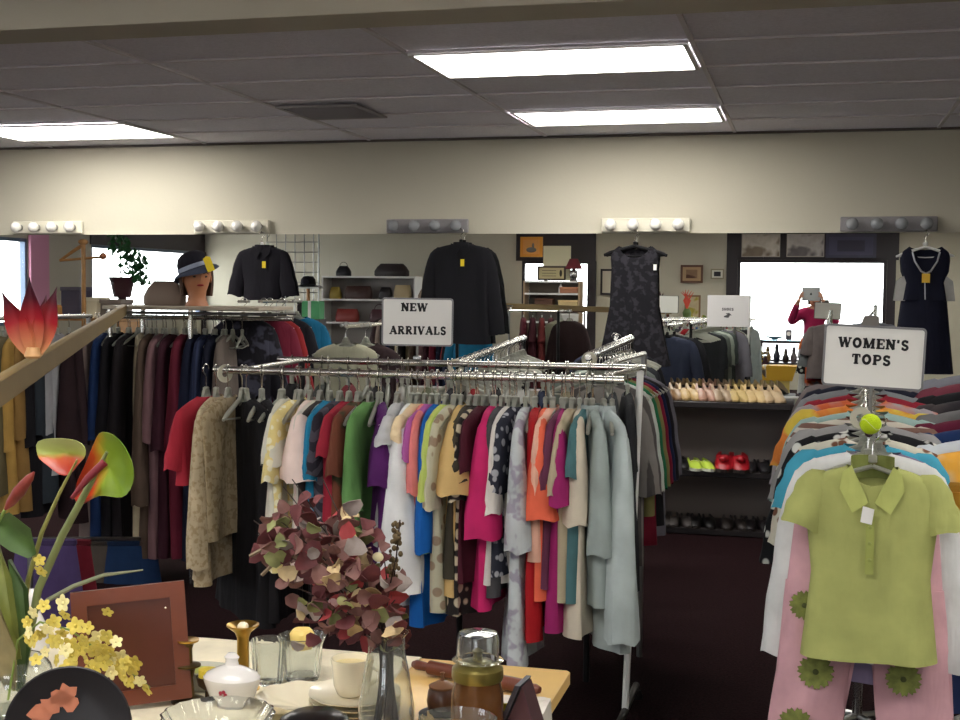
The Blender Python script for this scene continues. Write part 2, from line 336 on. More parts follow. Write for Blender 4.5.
# ------------------------------------------------------------------ garments
def sgn(v): return 1 if v>=0 else -1
def garment_mesh(sw=.40,hem=.70,hw=None,th=.022,sl=0,cuff=.05,cb=.035,spread=.10,seed=0,fold=.012,waist=None,neck=.062,slw=.05,shz=.125,scoop=.02,ext=0):
    """a top or dress on a hanger; z=0 is the rail, x across the shoulders, -y its front"""
    R=random.Random(seed); mb=MB(); N=36; s2=sw/2; hw=hw or s2*1.02; waist=waist or min(s2,hw)*.95
    ph=R.random()*6; k1=R.uniform(26,40); k2=R.uniform(14,22); ph2=R.random()*6
    n2=max(neck,.05)
    prof=[(-.060,n2,.55),(-.066,n2*1.06,.7),(-.076,n2+(s2-n2)*.35,.8),(-.088,n2+(s2-n2)*.62,.9),(-.102,n2+(s2-n2)*.84,.95),(-shz,s2*.985,1),(-shz-.03,s2*1.0,1.1),(-shz-.10,s2*.96,1.25)]
    zw=-(shz+.10+(hem-shz-.10)*.38)
    prof+=[((-shz-.10+zw)/2,(s2*.96+waist)/2,1.3),(zw,waist,1.3)]
    for i in range(1,8):
        f=i/7; prof.append((zw+(-hem-zw)*f, waist+(hw-waist)*f, 1.3+.5*f))
    rings=[]
    for (z,a,tf) in prof:
        d=min(1,max(0,(-z-.12)/.3)); ring=[]
        for j in range(N):
            t=2*PI*j/N; x=a*sgn(math.cos(t))*abs(math.cos(t))**.75; y=th*tf*sgn(math.sin(t))*abs(math.sin(t))**.8
            wv=fold*d*(math.sin(k1*x+ph+1.5*z)+.6*math.sin(k2*x+ph2-2*z))
            y+=wv+.006*d*math.sin(5*t+ph+6*z); x*=1+.02*d*math.sin(8*z+ph)
            zz=z+(.006*math.sin(9*x+ph) if z<-hem+.01 else 0)
            if abs(x)<neck:
                dd=scoop*(1 if y<0 else .25)*math.cos(PI/2*x/neck)**.6
                zz=min(zz,-.060-dd)
            ring.append((x,y,zz))
        rings.append(ring)
    mb.loft(rings,False,False)
    if sl:
        for s in(-1,1):
            pts=[]; n=11; L=sl; st=Vector((s*(s2*.98-slw*1.15),0,-shz+.035))
            for i in range(n+1):
                f=i/n; ang=spread*(1-.45*f)+(.75*(1-f*5) if f<.2 else 0)
                if i==0: p=st.copy()
                else: p=p+Vector((s*math.sin(ang),0,-math.cos(ang)))*(L/n)
                pts.append((p.copy(),spread*(1-.45*f)))
            M_=14; rg=[]; yb=R.uniform(-.01,.01); w1=R.uniform(2.5,4.5)
            for i,(p,ang) in enumerate(pts):
                f=i/n; a=(slw+(cuff-slw)*f)*(.35,.72,.92)[i] if i<3 else slw+(cuff-slw)*f; b=th*.55+(cb-th*.55)*min(1,f*1.15)**.7
                if i==0: b*=.5
                nx=Vector((math.cos(ang),0,s*math.sin(ang))); w_=fold*.35*f*math.sin(w1*f+ph)
                rg.append([p+nx*(a*math.cos(2*PI*k/M_)*(1+.05*math.sin(3*f*6+k)))+Vector((0,b*math.sin(2*PI*k/M_)*(1+.14*f*math.sin(k*2.2+4*f+ph))+w_+yb*f,(.006*math.sin(k*1.3+ph) if i==n else 0))) for k in range(M_)])
            mb.loft(rg,True,False)
    return mb
DROP=.028
def garment(name,label,cat,c,loc,rz,c2=None,pat=None,scale=18,group=None,extras=(),tilt=0,**kw):
    o=garment_mesh(**kw).build(name,cloth(c,c2,pat,scale))
    tag(o,label,cat,group); o.location=Vector(loc)-Vector((0,0,DROP)); o.rotation_euler=(0,tilt,rz)
    sw=kw.get('sw',.4); th=kw.get('th',.022)
    if 'collar' in extras:
        cm=MB(); N=20
        for s in(-1,1):
            cm.prism([(0,0),(s*.062,.042),(s*.078,-.01),(s*.03,-.055)],.005,Matrix.Translation((0,-th-.006,-.100))@Matrix.Rotation(-.15,4,'X'))
        rr=[]
        for(z,a) in((-.095,.066),(-.05,.056)): rr.append([(a*math.cos(2*PI*k/N),.6*a*math.sin(2*PI*k/N),z) for k in range(N)])
        cm.loft(rr,False,False); cm.build('collar',cloth(tuple(int(v*.96) for v in c)),o)
    if 'tag' in extras:
        MB().box((.03,-th-.02,-.2),(.028,.002,.05)).build('price_tag',M_tagy,o,smooth=False)
    if 'wtag' in extras:
        MB().box((sw/2-.02,-th-.012,-.21),(.022,.002,.04)).build('price_tag',M_tagw,o,smooth=False)
    if 'cuffs' in extras: pass
    return o
# hanger prototypes
def hanger_proto(mt,label,group,w=.34,th=.008):
    body=MB(); h=w/2
    pts=[(0,0,-.090),(-h*.35,0,-.110),(-h*.8,0,-.138),(-h,0,-.154)]
    for s in(-1,1): body.tube([(s*abs(x) if x else 0,y,z) for x,y,z in pts],[th*.9,th,th,th*.7],8)
    body.tube([(-h*.93,0,-.153),(0,0,-.162),(h*.93,0,-.153)],th*.45,6)
    if w<=.34: body.prism([(-.03,-.106),(0,-.130),(.03,-.106),(.016,-.070),(-.016,-.070)],.010)
    body.rbox((0,0,-.070),(.024,.016,.024),.004)
    o=body.build('clothes_hanger',mt); tag(o,label,'hanger',group)
    hk=MB(); a=[(0,0,-.074),(0,0,-.028)]+[(.019*math.cos(t),0,.0-.0+.019*math.sin(t)) for t in [(-PI/2)+.3+i*(PI*1.35)/8 for i in range(9)]]
    hk.tube(a,.0022,6); hk.build('hook',M_chrome,o)
    return o
PROTO={}
def hanger(loc,rz,kind='clear',group='clear plastic hangers',label='clear plastic hanger with a metal hook hanging from a rail',tilt=0):
    key=(kind,)
    mt={'slim':M_clear,'clear':M_clear,'black':M_black,'white':M_white,'wood':M_wood}[kind]
    if key not in PROTO:
        o=hanger_proto(mt,label,group,*{'black':(.43,.015),'white':(.36,.009),'slim':(.345,.007)}.get(kind,(.34,.008))); PROTO[key]=o; o.location=loc; o.rotation_euler=(0,tilt,rz); return o
    o=dup(PROTO[key],loc,rz,label,group,rot=(0,tilt,rz))
    if group is None and 'group' in o: del o['group']
    return o
def seq_hang(entries,pos_of,group,hlabel,hgroup,base_rz=-PI/2,off=0):
    for i,e in enumerate(entries):
        p=pos_of(e['px']); rz=base_rz+math.radians(e.get('yaw',0)+off)
        kw=dict(e.get('kw',{})); kw.setdefault('seed',i*7+3)
        garment(e['n'],e['l'],e['c'],e['col'],p,rz,e.get('col2'),e.get('pat'),e.get('scale',18),group,e.get('ex',()),**kw)
        hanger(p,rz,'clear',hgroup,hlabel)
def G(px,n,l,c,col,hy,sy=0,yaw=0,cb=.03,col2=None,pat=None,scale=18,ex=(),ppm=335,y0=375,**kw):
    kw['hem']=(hy-y0)/ppm-.028
    if sy: kw['sl']=(sy-y0)/ppm-.14; kw.setdefault('cuff',.075 if kw['sl']<.3 else .05); kw['cb']=cb
    return dict(px=px,n=n,l=l,c=c,col=col,yaw=yaw,col2=col2,pat=pat,scale=scale,ex=ex,kw=kw)
YR1=4.02; ZR=1.322
def rail1(px):
    p=at(px,376,YR1); return Vector((p.x,YR1,ZR))
front=[
 G(206,'blouse','red blouse with loose sleeves, first garment at the left end of the front rail','blouse',(176,34,52),500,492,8,.035),
 G(216,'tunic','long beige tunic with crinkled vine pattern at the left end of the front rail','tunic',(184,164,130),610,600,20,.035,(158,138,106),'blotch',60,sw=.42),
 G(228,'shirt','thin tan print shirt just right of the long beige tunic','shirt',(160,142,110),560,0,12,.03,(136,118,88),'blotch',50),
 G(246,'dress','long plain black dress next to the beige tunic, widest dark shape on the front rail','dress',(15,13,17),655,0,58,.03,sw=.44,hw=.25),
 G(262,'dress','second long black dress, right of the widest black one','dress',(19,16,20),650,0,50,.03,sw=.40,hw=.22),
 G(283,'cardigan','cream white cardigan with wide short sleeve right of the black dresses','cardigan',(206,202,184),560,482,24,.045,slw=.06,cuff=.085),
 G(297,'blouse','pale yellow floral blouse right of the cream cardigan','blouse',(226,206,130),590,500,10,.03,(232,226,196),'spots',30),
 G(310,'shirt','pale pink shirt with a wide short sleeve right of the yellow floral blouse','shirt',(226,200,190),600,498,20,.065,cuff=.09),
 G(320,'shirt','thin black and white striped shirt between pale pink and teal tops','shirt',(198,190,176),570,500,8,.02,(60,52,50),'lines',9),
 G(330,'shirt','teal blue top with a short sleeve','shirt',(20,120,160),540,496,12,.035),
 G(340,'shirt','charcoal plaid shirt right of the teal blue top','shirt',(74,70,82),560,490,6,.03,(40,38,48),'plaid',12),
 G(349,'top','crimson top between the charcoal plaid and rust brown tops','top',(158,30,50),560,470,8,.03),
 G(358,'top','rust brown top left of the green one','top',(112,58,40),560,490,8,.03,(60,60,40),'blotch',12),
 G(370,'shirt','leaf green top with a long narrow sleeve','shirt',(92,142,74),560,528,10,.03),
 G(381,'shirt','deep purple top left of the big white blouse','shirt',(84,24,98),575,500,34,.05,slw=.065,cuff=.09),
 G(397,'blouse','pale grey blouse peeking out left of the big white blouse','blouse',(190,190,192),560,455,20,.04),
 G(412,'blouse','long white blouse with a full wide sleeve, the largest white garment on the rail','blouse',(222,222,222),620,612,16,.075,slw=.06,cuff=.09,spread=.05),
 G(418,'top','cream peach top just right of the long white blouse','top',(232,206,160),520,450,8,.03),
 G(425,'top','salmon pink top with a short sleeve','top',(232,122,118),560,505,18,.03),
 G(432,'top','orchid purple top right of the salmon pink one','top',(176,84,160),540,470,5,.025),
 G(438,'blouse','royal blue long blouse hanging low','blouse',(10,92,180),640,568,14,.03),
 G(446,'top','lime yellow green top with a short sleeve','top',(188,208,96),560,511,10,.03),
 G(454,'dress','cream floral dress hanging below the lime top','dress',(190,186,158),620,520,8,.028,(150,130,110),'spots',24),
 G(461,'shirt','tan gold shirt with a wide elbow sleeve','shirt',(206,168,102),605,504,20,.062,cuff=.085),
 G(470,'top','dark olive brown top right of the tan gold shirt','top',(62,56,44),585,490,12,.04),
 G(478,'blouse','black and cream lace trimmed blouse left of the hot pink blouse','blouse',(40,34,34),625,510,6,.03,(190,176,150),'lace',22),
 G(485,'top','maroon top directly left of the hot pink blouse','top',(74,20,36),590,480,6,.025),
 G(493,'blouse','hot pink blouse with a gathered sleeve','blouse',(206,28,100),615,548,16,.058,slw=.04,cuff=.06),
 G(502,'jacket','charcoal grey jacket right of the hot pink blouse','jacket',(72,70,74),600,530,12,.04),
 G(510,'shirt','white shirt with a narrow sleeve right of the charcoal jacket','shirt',(214,208,200),590,522,10,.028),
 G(517,'shirt','black and white print shirt beside the white shirt','shirt',(44,46,60),580,500,6,.025,(170,170,176),'spots',30),
 G(526,'dress','long pale blue grey floral dress reaching lowest in the middle of the rail','dress',(188,194,196),672,560,16,.04,(156,150,164),'blotch',20,slw=.04,hw=.24),
 G(536,'dress','bright red long dress right of the pale floral dress','dress',(176,16,24),642,0,20,.04,hw=.22),
 G(546,'blouse','coral orange blouse with a short pointed sleeve','blouse',(240,98,66),600,525,18,.055,cuff=.075),
 G(553,'top','pale peach top peeking out right of the coral blouse','top',(236,176,150),560,498,8,.025),
 G(562,'blouse','magenta plum blouse with a short sleeve','blouse',(164,30,104),635,510,20,.045,cuff=.08),
 G(566,'top','dusty mauve top right of the magenta plum blouse','top',(104,48,76),590,495,6,.03),
 G(572,'blouse','beige tan blouse with buttons left of the cream blouse','blouse',(180,164,134),600,500,10,.03),
 G(580,'blouse','cream long blouse with two hanging front panels','blouse',(204,192,170),640,530,20,.04),
 G(587,'top','teal grey top between the cream and pale grey green blouses','top',(70,112,116),600,480,8,.03),
 G(592,'blouse','grey green satin blouse with a notched collar','blouse',(148,160,156),605,560,30,.045,slw=.05,ex=('collar',)),
 G(604,'blouse','pale blue grey long sleeved satin blouse at the right end of the rail','blouse',(172,184,182),650,648,40,.05,slw=.055,cuff=.06,ex=('collar',)),
]
seq_hang(front,rail1,'tops and dresses on the front rail of the new arrivals rack','clear plastic hanger on the front rail of the new arrivals rack','clear hangers on the front new arrivals rail',off=-11)
YR2=4.70; ZR2=1.322
def rail2(px):
    p=at(px,365,YR2); return Vector((p.x,YR2,ZR2))
bk=[(292,(24,20,26),'black dress hanging behind the cream cardigan','dress',.95),(322,(60,64,60),'dark grey top behind the teal top','top',.6),(348,(120,30,40),'wine red top behind the charcoal plaid shirt','top',.6),
 (378,(22,22,26),'black top behind the purple one','top',.62),(402,(190,188,178),'off white top behind the big white blouse','top',.6),(428,(96,100,72),'moss green top behind the salmon top','top',.6),
 (452,(60,60,66),'slate grey top behind the lime top','top',.62),(474,(170,26,36),'scarlet top behind the tan gold shirt','top',.5),(496,(18,16,20),'jet black top behind the hot pink blouse','top',.75),
 (520,(190,190,184),'pale grey top behind the white shirt','top',.6),(543,(34,42,72),'navy blue top behind the red dress','top',.55),(566,(150,140,110),'khaki top behind the magenta blouse','top',.6),
 (590,(26,28,34),'blue black top behind the cream blouse','top',.75),(612,(60,64,66),'dark grey cardigan behind the satin blouses','cardigan',.85),(628,(44,46,50),'charcoal top nearest the white rack post','top',.8)]
seq_hang([dict(px=p,n=c,l=l+', on the back rail',c=c,col=col,yaw=12,kw=dict(hem=h,sl=.25,cb=.03,cuff=.07)) for p,col,l,c,h in bk],rail2,'garments on the back rail of the new arrivals rack','clear plastic hanger on the back rail of the new arrivals rack','clear hangers on the back new arrivals rail')
# spare empty hangers bunched between the garments, real ones
for i in range(20):
    px=236+i*19.5; p=rail1(px+6)
    hanger(p,-PI/2+math.radians(4+6*math.sin(i*2.1)),'clear','empty clear hangers on the front new arrivals rail','empty clear plastic hanger on the front new arrivals rail')
for i in range(16):
    p=rail2(300+i*20+8)
    hanger(p,-PI/2+math.radians(14+6*math.sin(i*1.7)),'clear','empty clear hangers on the back new arrivals rail','empty clear plastic hanger on the back new arrivals rail')
# chrome rack carrying the two rails
rk=thing('clothes_rack','chrome two rail clothes rack in the middle holding the new arrivals','clothes rack',(-1.25,4.36,0))
def rel(p,o): return Vector(p)-o.location
a=rail1(214); b_=rail1(624)
MB().tube([rel(a,rk),rel(b_,rk)],.0125,12).build('front_rail',M_chrome,rk)
a2=rail2(278); b2=rail2(646)
MB().tube([rel(a2,rk),rel(b2,rk)],.0125,12).build('back_rail',M_chrome,rk)
M_blackst=mat('black_steel',(26,24,26),.4,.4)
# leaning right leg, whitened to paint the glare on its chrome, and hidden left leg
for s,(x,y) in((1,(b2.x-.02,b2.y)),(-1,(a2.x+.1,a2.y))):
    MB().tube([rel((x,y,ZR2),rk),rel((x-.035*s,y-.02,.04),rk)],.013,12).build('leg',mat('glare_white_chrome',(240,240,236),.3) if s>0 else M_blackst,rk)
    MB().tube([rel((x,y,ZR2),rk),rel((x-.06*s,YR1,ZR),rk)],.010,10).build('cross_arm',M_chrome,rk)
    MB().tube([rel((x-.035*s,y+.30,.045),rk),rel((x-.035*s,y-.85,.045),rk)],.014,10).build('foot',M_blackst,rk)
    for yy in(y+.28,y-.83): MB().lathe([(.03,0),(.03,.012),(.02,.03)],c=rel((x-.035*s,yy,.0),rk),n=14,cap1=True).build('caster',M_black,rk)
# round size dividers on the rails
M_div=mat('divider_plastic',(206,202,182),.35,trans=.25)
def divider(p,axis,label,group='round size dividers on the rails'):
    mb=MB(); N=24; ra,rb=.031,.013; y=.0025
    rings=[[(rb*math.cos(2*PI*k/N),-y,rb*math.sin(2*PI*k/N)) for k in range(N)],[(ra*math.cos(2*PI*k/N),-y,ra*math.sin(2*PI*k/N)) for k in range(N)],[(ra*math.cos(2*PI*k/N),y,ra*math.sin(2*PI*k/N)) for k in range(N)],[(rb*math.cos(2*PI*k/N),y,rb*math.sin(2*PI*k/N)) for k in range(N)]]
    mb.loft(rings+[rings[0]],False,False); o=mb.build('size_divider',M_div); o.location=p; o.rotation_euler=(0,0,axis); tag(o,label,'size divider',group)
divider(rail1(225)-Vector((0,0,.012)),math.radians(62),'round cream size divider at the left end of the front rail')
divider(rail2(456)-Vector((0,0,.012)),math.radians(20),'round clear size divider at the bottom right corner of the new arrivals sign')
# ------------------------------------------------------------------ lettering
def arc(cx,cy,rx,ry,a0,a1,n=8): return [(cx+rx*math.cos(math.radians(a0+(a1-a0)*i/n)),cy+ry*math.sin(math.radians(a0+(a1-a0)*i/n))) for i in range(n+1)]
T,t_n=.2,.11
LET={ # width, strokes [(pts,thickness)], serifs [(x,y,len)]
'N':(.95,[([(.17,0),(.17,1)],T*.8),([(.17,.98),(.78,.04)],T*1.1),([(.78,0),(.78,1)],T*.8)],[(.17,0,.34),(.12,1,.3),(.78,1,.34)]),
'E':(.85,[([(.22,0),(.22,1)],T),([(.22,.94),(.78,.94)],t_n),([(.22,.5),(.6,.5)],t_n),([(.22,.06),(.8,.06)],t_n),([(.76,.94),(.76,.72)],.1),([(.78,.06),(.78,.3)],.1),([(.58,.62),(.58,.38)],.08)],[(.18,0,.34),(.18,1,.34)]),
'W':(1.3,[([(.12,1),(.38,0)],T),([(.38,0),(.62,.9)],t_n),([(.62,1),(.9,0)],T),([(.9,0),(1.16,1)],t_n)],[(.12,1,.34),(.62,1,.3),(1.16,1,.3)]),
'A':(1.0,[([(.12,0),(.5,1)],t_n),([(.47,1),(.86,0)],T*1.1),([(.26,.32),(.74,.32)],t_n)],[(.13,0,.32),(.86,0,.36)]),
'R':(.95,[([(.22,0),(.22,1)],T),([(.22,.94)]+arc(.5,.74,.24,.2,90,-90)+[(.22,.54)],T*.7),([(.45,.52),(.78,.03)],T)],[(.2,0,.36),(.2,1,.34),(.82,0,.26)]),
'I':(.5,[([(.25,0),(.25,1)],T*1.05)],[(.25,0,.42),(.25,1,.42)]),
'V':(.95,[([(.14,1),(.48,0)],T*1.1),([(.48,0),(.8,1)],t_n)],[(.14,1,.36),(.8,1,.32)]),
'L':(.82,[([(.22,0),(.22,1)],T),([(.22,.06),(.76,.06)],t_n),([(.74,.06),(.74,.34)],.11)],[(.2,0,.34),(.22,1,.4)]),
'S':(.78,[(arc(.38,.72,.24,.22,20,270)+arc(.38,.26,.26,.22,90,-160),T*.85),([(.63,.98),(.63,.74)],.09),([(.12,.02),(.12,.28)],.09)],[]),
'O':(.95,[(arc(.47,.5,.33,.42,0,360,18),T*.95)],[]),
'M':(1.25,[([(.2,0),(.2,1)],T*.7),([(.24,1),(.6,.05)],T),([(.6,.05),(.98,1)],t_n),([(1.02,0),(1.02,1)],T)],[(.2,0,.34),(.16,1,.3),(1.02,0,.4),(1.06,1,.3)]),
'T':(.9,[([(.45,0),(.45,1)],T*1.1),([(.08,.94),(.82,.94)],t_n),([(.1,.96),(.1,.68)],.1),([(.8,.96),(.8,.68)],.1)],[(.45,0,.42)]),
'P':(.88,[([(.22,0),(.22,1)],T),([(.22,.94)]+arc(.5,.71,.25,.23,90,-90)+[(.22,.48)],T*.75)],[(.22,0,.38),(.2,1,.34)]),
'H':(1.0,[([(.22,0),(.22,1)],T),([(.78,0),(.78,1)],T),([(.22,.5),(.78,.5)],t_n)],[(.22,0,.38),(.22,1,.38),(.78,0,.38),(.78,1,.38)]),
"'":(.35,[([(.17,1),(.15,.7)],.16)],[]),
' ':(.5,[],[])}
def letters(mb,text,cx,cz,h,y,track=.12,sx=1.0):
    tot=sum(LET[c][0] for c in text)+track*(len(text)-1); x=cx-tot*h*sx/2
    def seg(p,q,t):
        p=Vector((p[0],p[1]));q=Vector((q[0],q[1])); d=(q-p)
        if d.length<1e-6: return
        d.normalize(); t=t*1.5; nn=Vector((-d.y,d.x))*t/2; e=d*t*.12
        c4=[p-e+nn,p-e-nn,q+e-nn,q+e+nn]
        vs=[(x+v.x*h*sx,y,cz+(v.y-.5)*h) for v in c4]+[(x+v.x*h*sx,y-.0008,cz+(v.y-.5)*h) for v in c4]
        mb.add(vs,[(0,1,2,3),(7,6,5,4),(0,4,5,1),(1,5,6,2),(2,6,7,3),(3,7,4,0)])
    for c in text:
        w_,st,se=LET[c]
        for pts,t in st:
            for p,q in zip(pts[:-1],pts[1:]): seg(p,q,t)
        for (sx_,sy,l) in se:
            yy=.05 if sy==0 else .95; seg((sx_-l/2,yy),(sx_+l/2,yy),.1)
        x+=(w_+track)*h*sx
def sign(name,label,loc,w_,h_,lines,rot=(0,0,0),frame=True,stem=.08,clip=False):
    t=thing(name,label,'sign',loc); t.rotation_euler=rot
    if frame:
        fr=MB(); N=[]; r_=.012; th=.004
        def rr(w,h,r,y): 
            o=[]
            for(cx_,cz_,a0) in((w/2-r,h/2-r,0),(-w/2+r,h/2-r,90),(-w/2+r,-h/2+r,180),(w/2-r,-h/2+r,270)):
                for i in range(5): a=math.radians(a0+i*22.5); o.append((cx_+r*math.cos(a),y,cz_+r*math.sin(a)))
            return o
        i1=rr(w_-.012,h_-.012,r_*.6,-.005); o1=rr(w_,h_,r_,-.005); o2=rr(w_,h_,r_,.005); i2=rr(w_-.012,h_-.012,r_*.6,.005)
        fr.loft([i1,o1,o2,i2,i1],False,False); fr.build('frame',mat('grey_metal_frame',(112,110,110),.4,.7),t)
        MB().box((0,0,0),(w_-.012,.004,h_-.012)).build('card',mat('white_card',(222,220,214),.55,coat=.15),t,smooth=False)
    else: MB().box((0,0,0),(w_,.003,h_)).build('card',mat('grey_white_card',(200,198,196),.6),t,smooth=False)
    for (tx,cx_,cz_,hh,sx_) in lines:
        W_=sum(LET[c][0] for c in tx)+.12*(len(tx)-1); x_=cx_-W_*hh*sx_/2
        for c in tx:
            lt=MB(); letters(lt,c,x_+LET[c][0]*hh*sx_/2,cz_,hh,-.0022,sx=sx_); lt.build('letter',M_ink,t,smooth=False); x_+=(LET[c][0]+.12)*hh*sx_
    if stem:
        MB().tube([(0,.004,-h_/2),(0,.004,-h_/2-stem)],.005,8).build('stem',M_dullchrome,t)
        MB().rbox((0,.004,-h_/2-stem),(.03,.03,.014),.003).build('clamp',M_dullchrome,t)
    if clip: MB().prism([(-.02,0),(.03,0),(.028,.028),(-.012,.028)],.012,Matrix.Translation((-.02,0,h_/2))).build('clip',mat('clip_grey',(104,98,92),.5),t)
    return t
# NEW ARRIVALS
p=at(417.5,322,4.66)
sign('sign_holder','white framed sign reading NEW ARRIVALS above the middle rack',p,.272,.183,[('NEW',-.012,.056,.030,1.0),('ARRIVALS',.002,-.032,.030,.92)],(0,math.radians(.4),math.radians(14)),stem=at(417,348,4.66).z-ZR2-.014)
# ------------------------------------------------------------------ left rack: coats by the mirror
YL=6.4; ZL=1.44
def railL(px):
    Y=YL if px>=92 else YL-(92-px)/92*.75
    p=at(px,320,Y); return Vector((p.x,Y,ZL-(0 if px>=92 else .0)))
def C(px,l,c,col,hem,sl,yaw=14,**k):
    if px>=140: hem=1.27
    elif px>=96: hem=1.2
    kw=dict(hem=hem,sl=sl,cb=k.pop('cb',.045),sw=.44,th=.03,cuff=.06,slw=.055)
    for q in('slw','cuff','hw'): 
        if q in k: kw[q]=k.pop(q)
    return dict(px=px,n=c,l=l,c=c,col=col,yaw=yaw,kw=kw,**k)
left=[C(4,'olive brown jacket at the far left edge under the plank','jacket',(104,92,60),.85,.5,18),
 C(16,'mustard tan coat near the left edge with a gold lining','coat',(190,146,66),.95,.55,18),
 C(27,'ochre coat beside the mustard one under the plank','coat',(150,112,54),.95,.5,18),
 C(38,'black coat with faint weave under the plank','coat',(24,22,28),1.0,.55,18),
 C(48,'dark slate jacket under the plank','jacket',(46,54,62),.95,.5,18),
 C(57,'pale grey thin jacket with a white edge under the plank','jacket',(168,168,172),.8,.5,18,cb=.025),
 C(69,'dark brown coat with a single white button','coat',(44,26,30),1.05,.58,30,cb=.07,slw=.06),
 C(84,'second dark brown coat, right of the one with the white button','coat',(52,34,38),1.1,.58,20,cb=.06),
 C(96,'taupe jacket with a narrow long sleeve','jacket',(124,106,100),1.0,.62,12),
 C(107,'dark blue coat with a cobalt sleeve','coat',(22,48,96),1.1,.56,12),
 C(118,'black suit jacket right of the dark blue coat','jacket',(20,18,24),1.1,.56,10),
 C(130,'black blazer left of the beige coat','blazer',(28,22,26),1.1,.56,10),
 C(140,'light beige long coat with a pale cuff, brightest on the left rack','coat',(172,158,128),1.22,.9,30,slw=.04,cuff=.05,cb=.035),
 C(152,'brown wool coat right of the light beige coat','coat',(84,66,54),1.22,.9,12),
 C(163,'dusty pink brown coat right of the brown wool one','coat',(124,88,92),1.1,.56,10),
 C(173,'dark wine jacket left of the burgundy coat','jacket',(58,20,34),1.15,.6,10),
 C(184,'burgundy long wool coat between the wine jacket and navy coat','coat',(104,24,44),1.2,.6,14,cb=.06),
 C(196,'midnight navy long coat right of the burgundy coat','coat',(20,26,50),1.2,.62,14,cb=.06),
 C(206,'navy pinstripe jacket with faint paler stripes','jacket',(30,38,64),1.15,.62,12,pat='lines',col2=(44,52,80),scale=20),
 C(216,'dark navy wool coat left of the rail divider','coat',(18,22,42),1.15,.62,12),
 C(226,'grey brown tweed jacket sleeve above the rail divider','jacket',(104,92,84),.9,.6,14),
]
seq_hang(left,railL,'coats and jackets on the left rack','clear plastic hanger on the left coat rack','clear hangers on the left coat rack')
for i in range(16):
    p=railL(98+i*9.5); hanger(p+Vector((.01,0,0)),-PI/2+math.radians(8+10*math.sin(i*1.3)),'clear','empty clear hangers on the left coat rack','empty clear plastic hanger on the left coat rack')
# lower tier, trousers and skirts under the coats
low=[(46,(78,60,110),'violet skirt hanging low at the far left below the coats',4.9),(62,(120,20,36),'dark red skirt hanging low beside the violet one',5.2),(112,(84,74,66),'brown grey tweed skirt hanging low under the blue coat',6.2),(132,(24,52,96),'dark blue skirt hanging low behind the wooden frame',6.2)]
for i,(px,c,l,Y) in enumerate(low):
    p=at(px,545,Y)
    mb=MB(); N=28; rg=[]
    for k in range(8):
        f=k/7; rg.append([((.13+.07*f)*math.cos(2*PI*j/N),(.03+.05*f)*math.sin(2*PI*j/N)+.008*f*math.sin(j*2.2),-.5*f) for j in range(N)])
    mb.loft(rg,True,True); o=mb.build('skirt',cloth(c)); o.location=(p.x,Y,p.z); o.rotation_euler=(0,0,.3); tag(o,l,'skirt','skirts on the lower left rail')
    MB().rbox((0,0,.012),(.265,.03,.03),.006).build('waistband',cloth(tuple(int(v*.8) for v in c)),o)
p0=at(30,545,4.7); p1=at(150,545,6.35)
rl=thing('clothes_rail','low steel rail under the coats carrying skirts','clothes rail',((p0.x+p1.x)/2,(p0.y+p1.y)/2,0))
MB().tube([rel((p0.x-.1,p0.y-.1,p0.z+.035),rl),rel((p1.x,p1.y,p1.z+.035),rl)],.011,8).build('rail',M_dullchrome,rl)
for q in(p0,p1): MB().tube([rel((q.x,q.y,q.z+.03),rl),rel((q.x,q.y,0),rl)],.012,8).build('post',M_dullchrome,rl)
# the rack frame with its flat top shelf
zs=at(200,306,YL).z
xa=at(118,306,YL).x; xb=at(272,306,YL).x
lr=thing('clothes_rack','steel coat rack at the left with a flat shelf on top','clothes rack',((xa+xb)/2,YL,0))
MB().rbox(rel(((xa+xb)/2,YL+.06,zs-.011),lr),(xb-xa,.46,.022),.004).build('top_shelf',mat('beige_laminate',(170,158,140),.45),lr)
MB().tube([rel((xa,YL,ZL),lr),rel((xb+.12,YL,ZL),lr)],.0125,10).build('rail',M_chrome,lr)
for i in range(3):
    MB().tube([rel((xa+.02,YL-.16+.13*i,zs-.04),lr),rel((xb+.1,YL-.16+.13*i,zs-.04),lr)],.006,8).build('crossbar',M_dullchrome,lr)
for x in(xa+.02,xb-.42):
    for yy in(YL-.12,YL+.24): MB().tube([rel((x,yy,zs-.02),lr),rel((x,yy,0),lr)],.014,10).build('post',M_chrome,lr)
# second leg of the rail that runs toward the camera at the left
q0=railL(91); q1=railL(-6)
lr2=thing('clothes_rail','steel rail of the left coat rack running toward the camera','clothes rail',((q0.x+q1.x)/2,(q0.y+q1.y)/2,0))
MB().tube([rel(q0,lr2),rel(q1,lr2)],.0125,10).build('rail',M_chrome,lr2)
for q in(q0+(q1-q0)*.03,q1): MB().tube([rel(q,lr2),rel((q.x,q.y,0),lr2)],.013,10).build('post',M_dullchrome,lr2)
# olive painted plank lying from the rack top toward the camera
A=at(124,310,6.25); B=at(-14,399,2.3)
d=(B-A); L=d.length
pk=MB().rbox((0,0,0),(L,.03,.062),.004).build('wooden_plank',mat('olive_tan_paint',(132,112,74),.6,vary=.06,vscale=5)); pk.location=(A+B)/2
pk.rotation_mode='QUATERNION'; pk.rotation_quaternion=d.to_track_quat('X','Z')
tag(pk,'long olive tan plank sloping from the coat rack shelf down toward the left edge','plank')
ps=MB().tube([(0,0,0),(0,0,B.z-.03)],.02,10).build('plank_prop',M_brownwood); ps.location=(B.x-.03,B.y+.05,0); tag(ps,'brown wooden prop under the near end of the olive plank','prop')
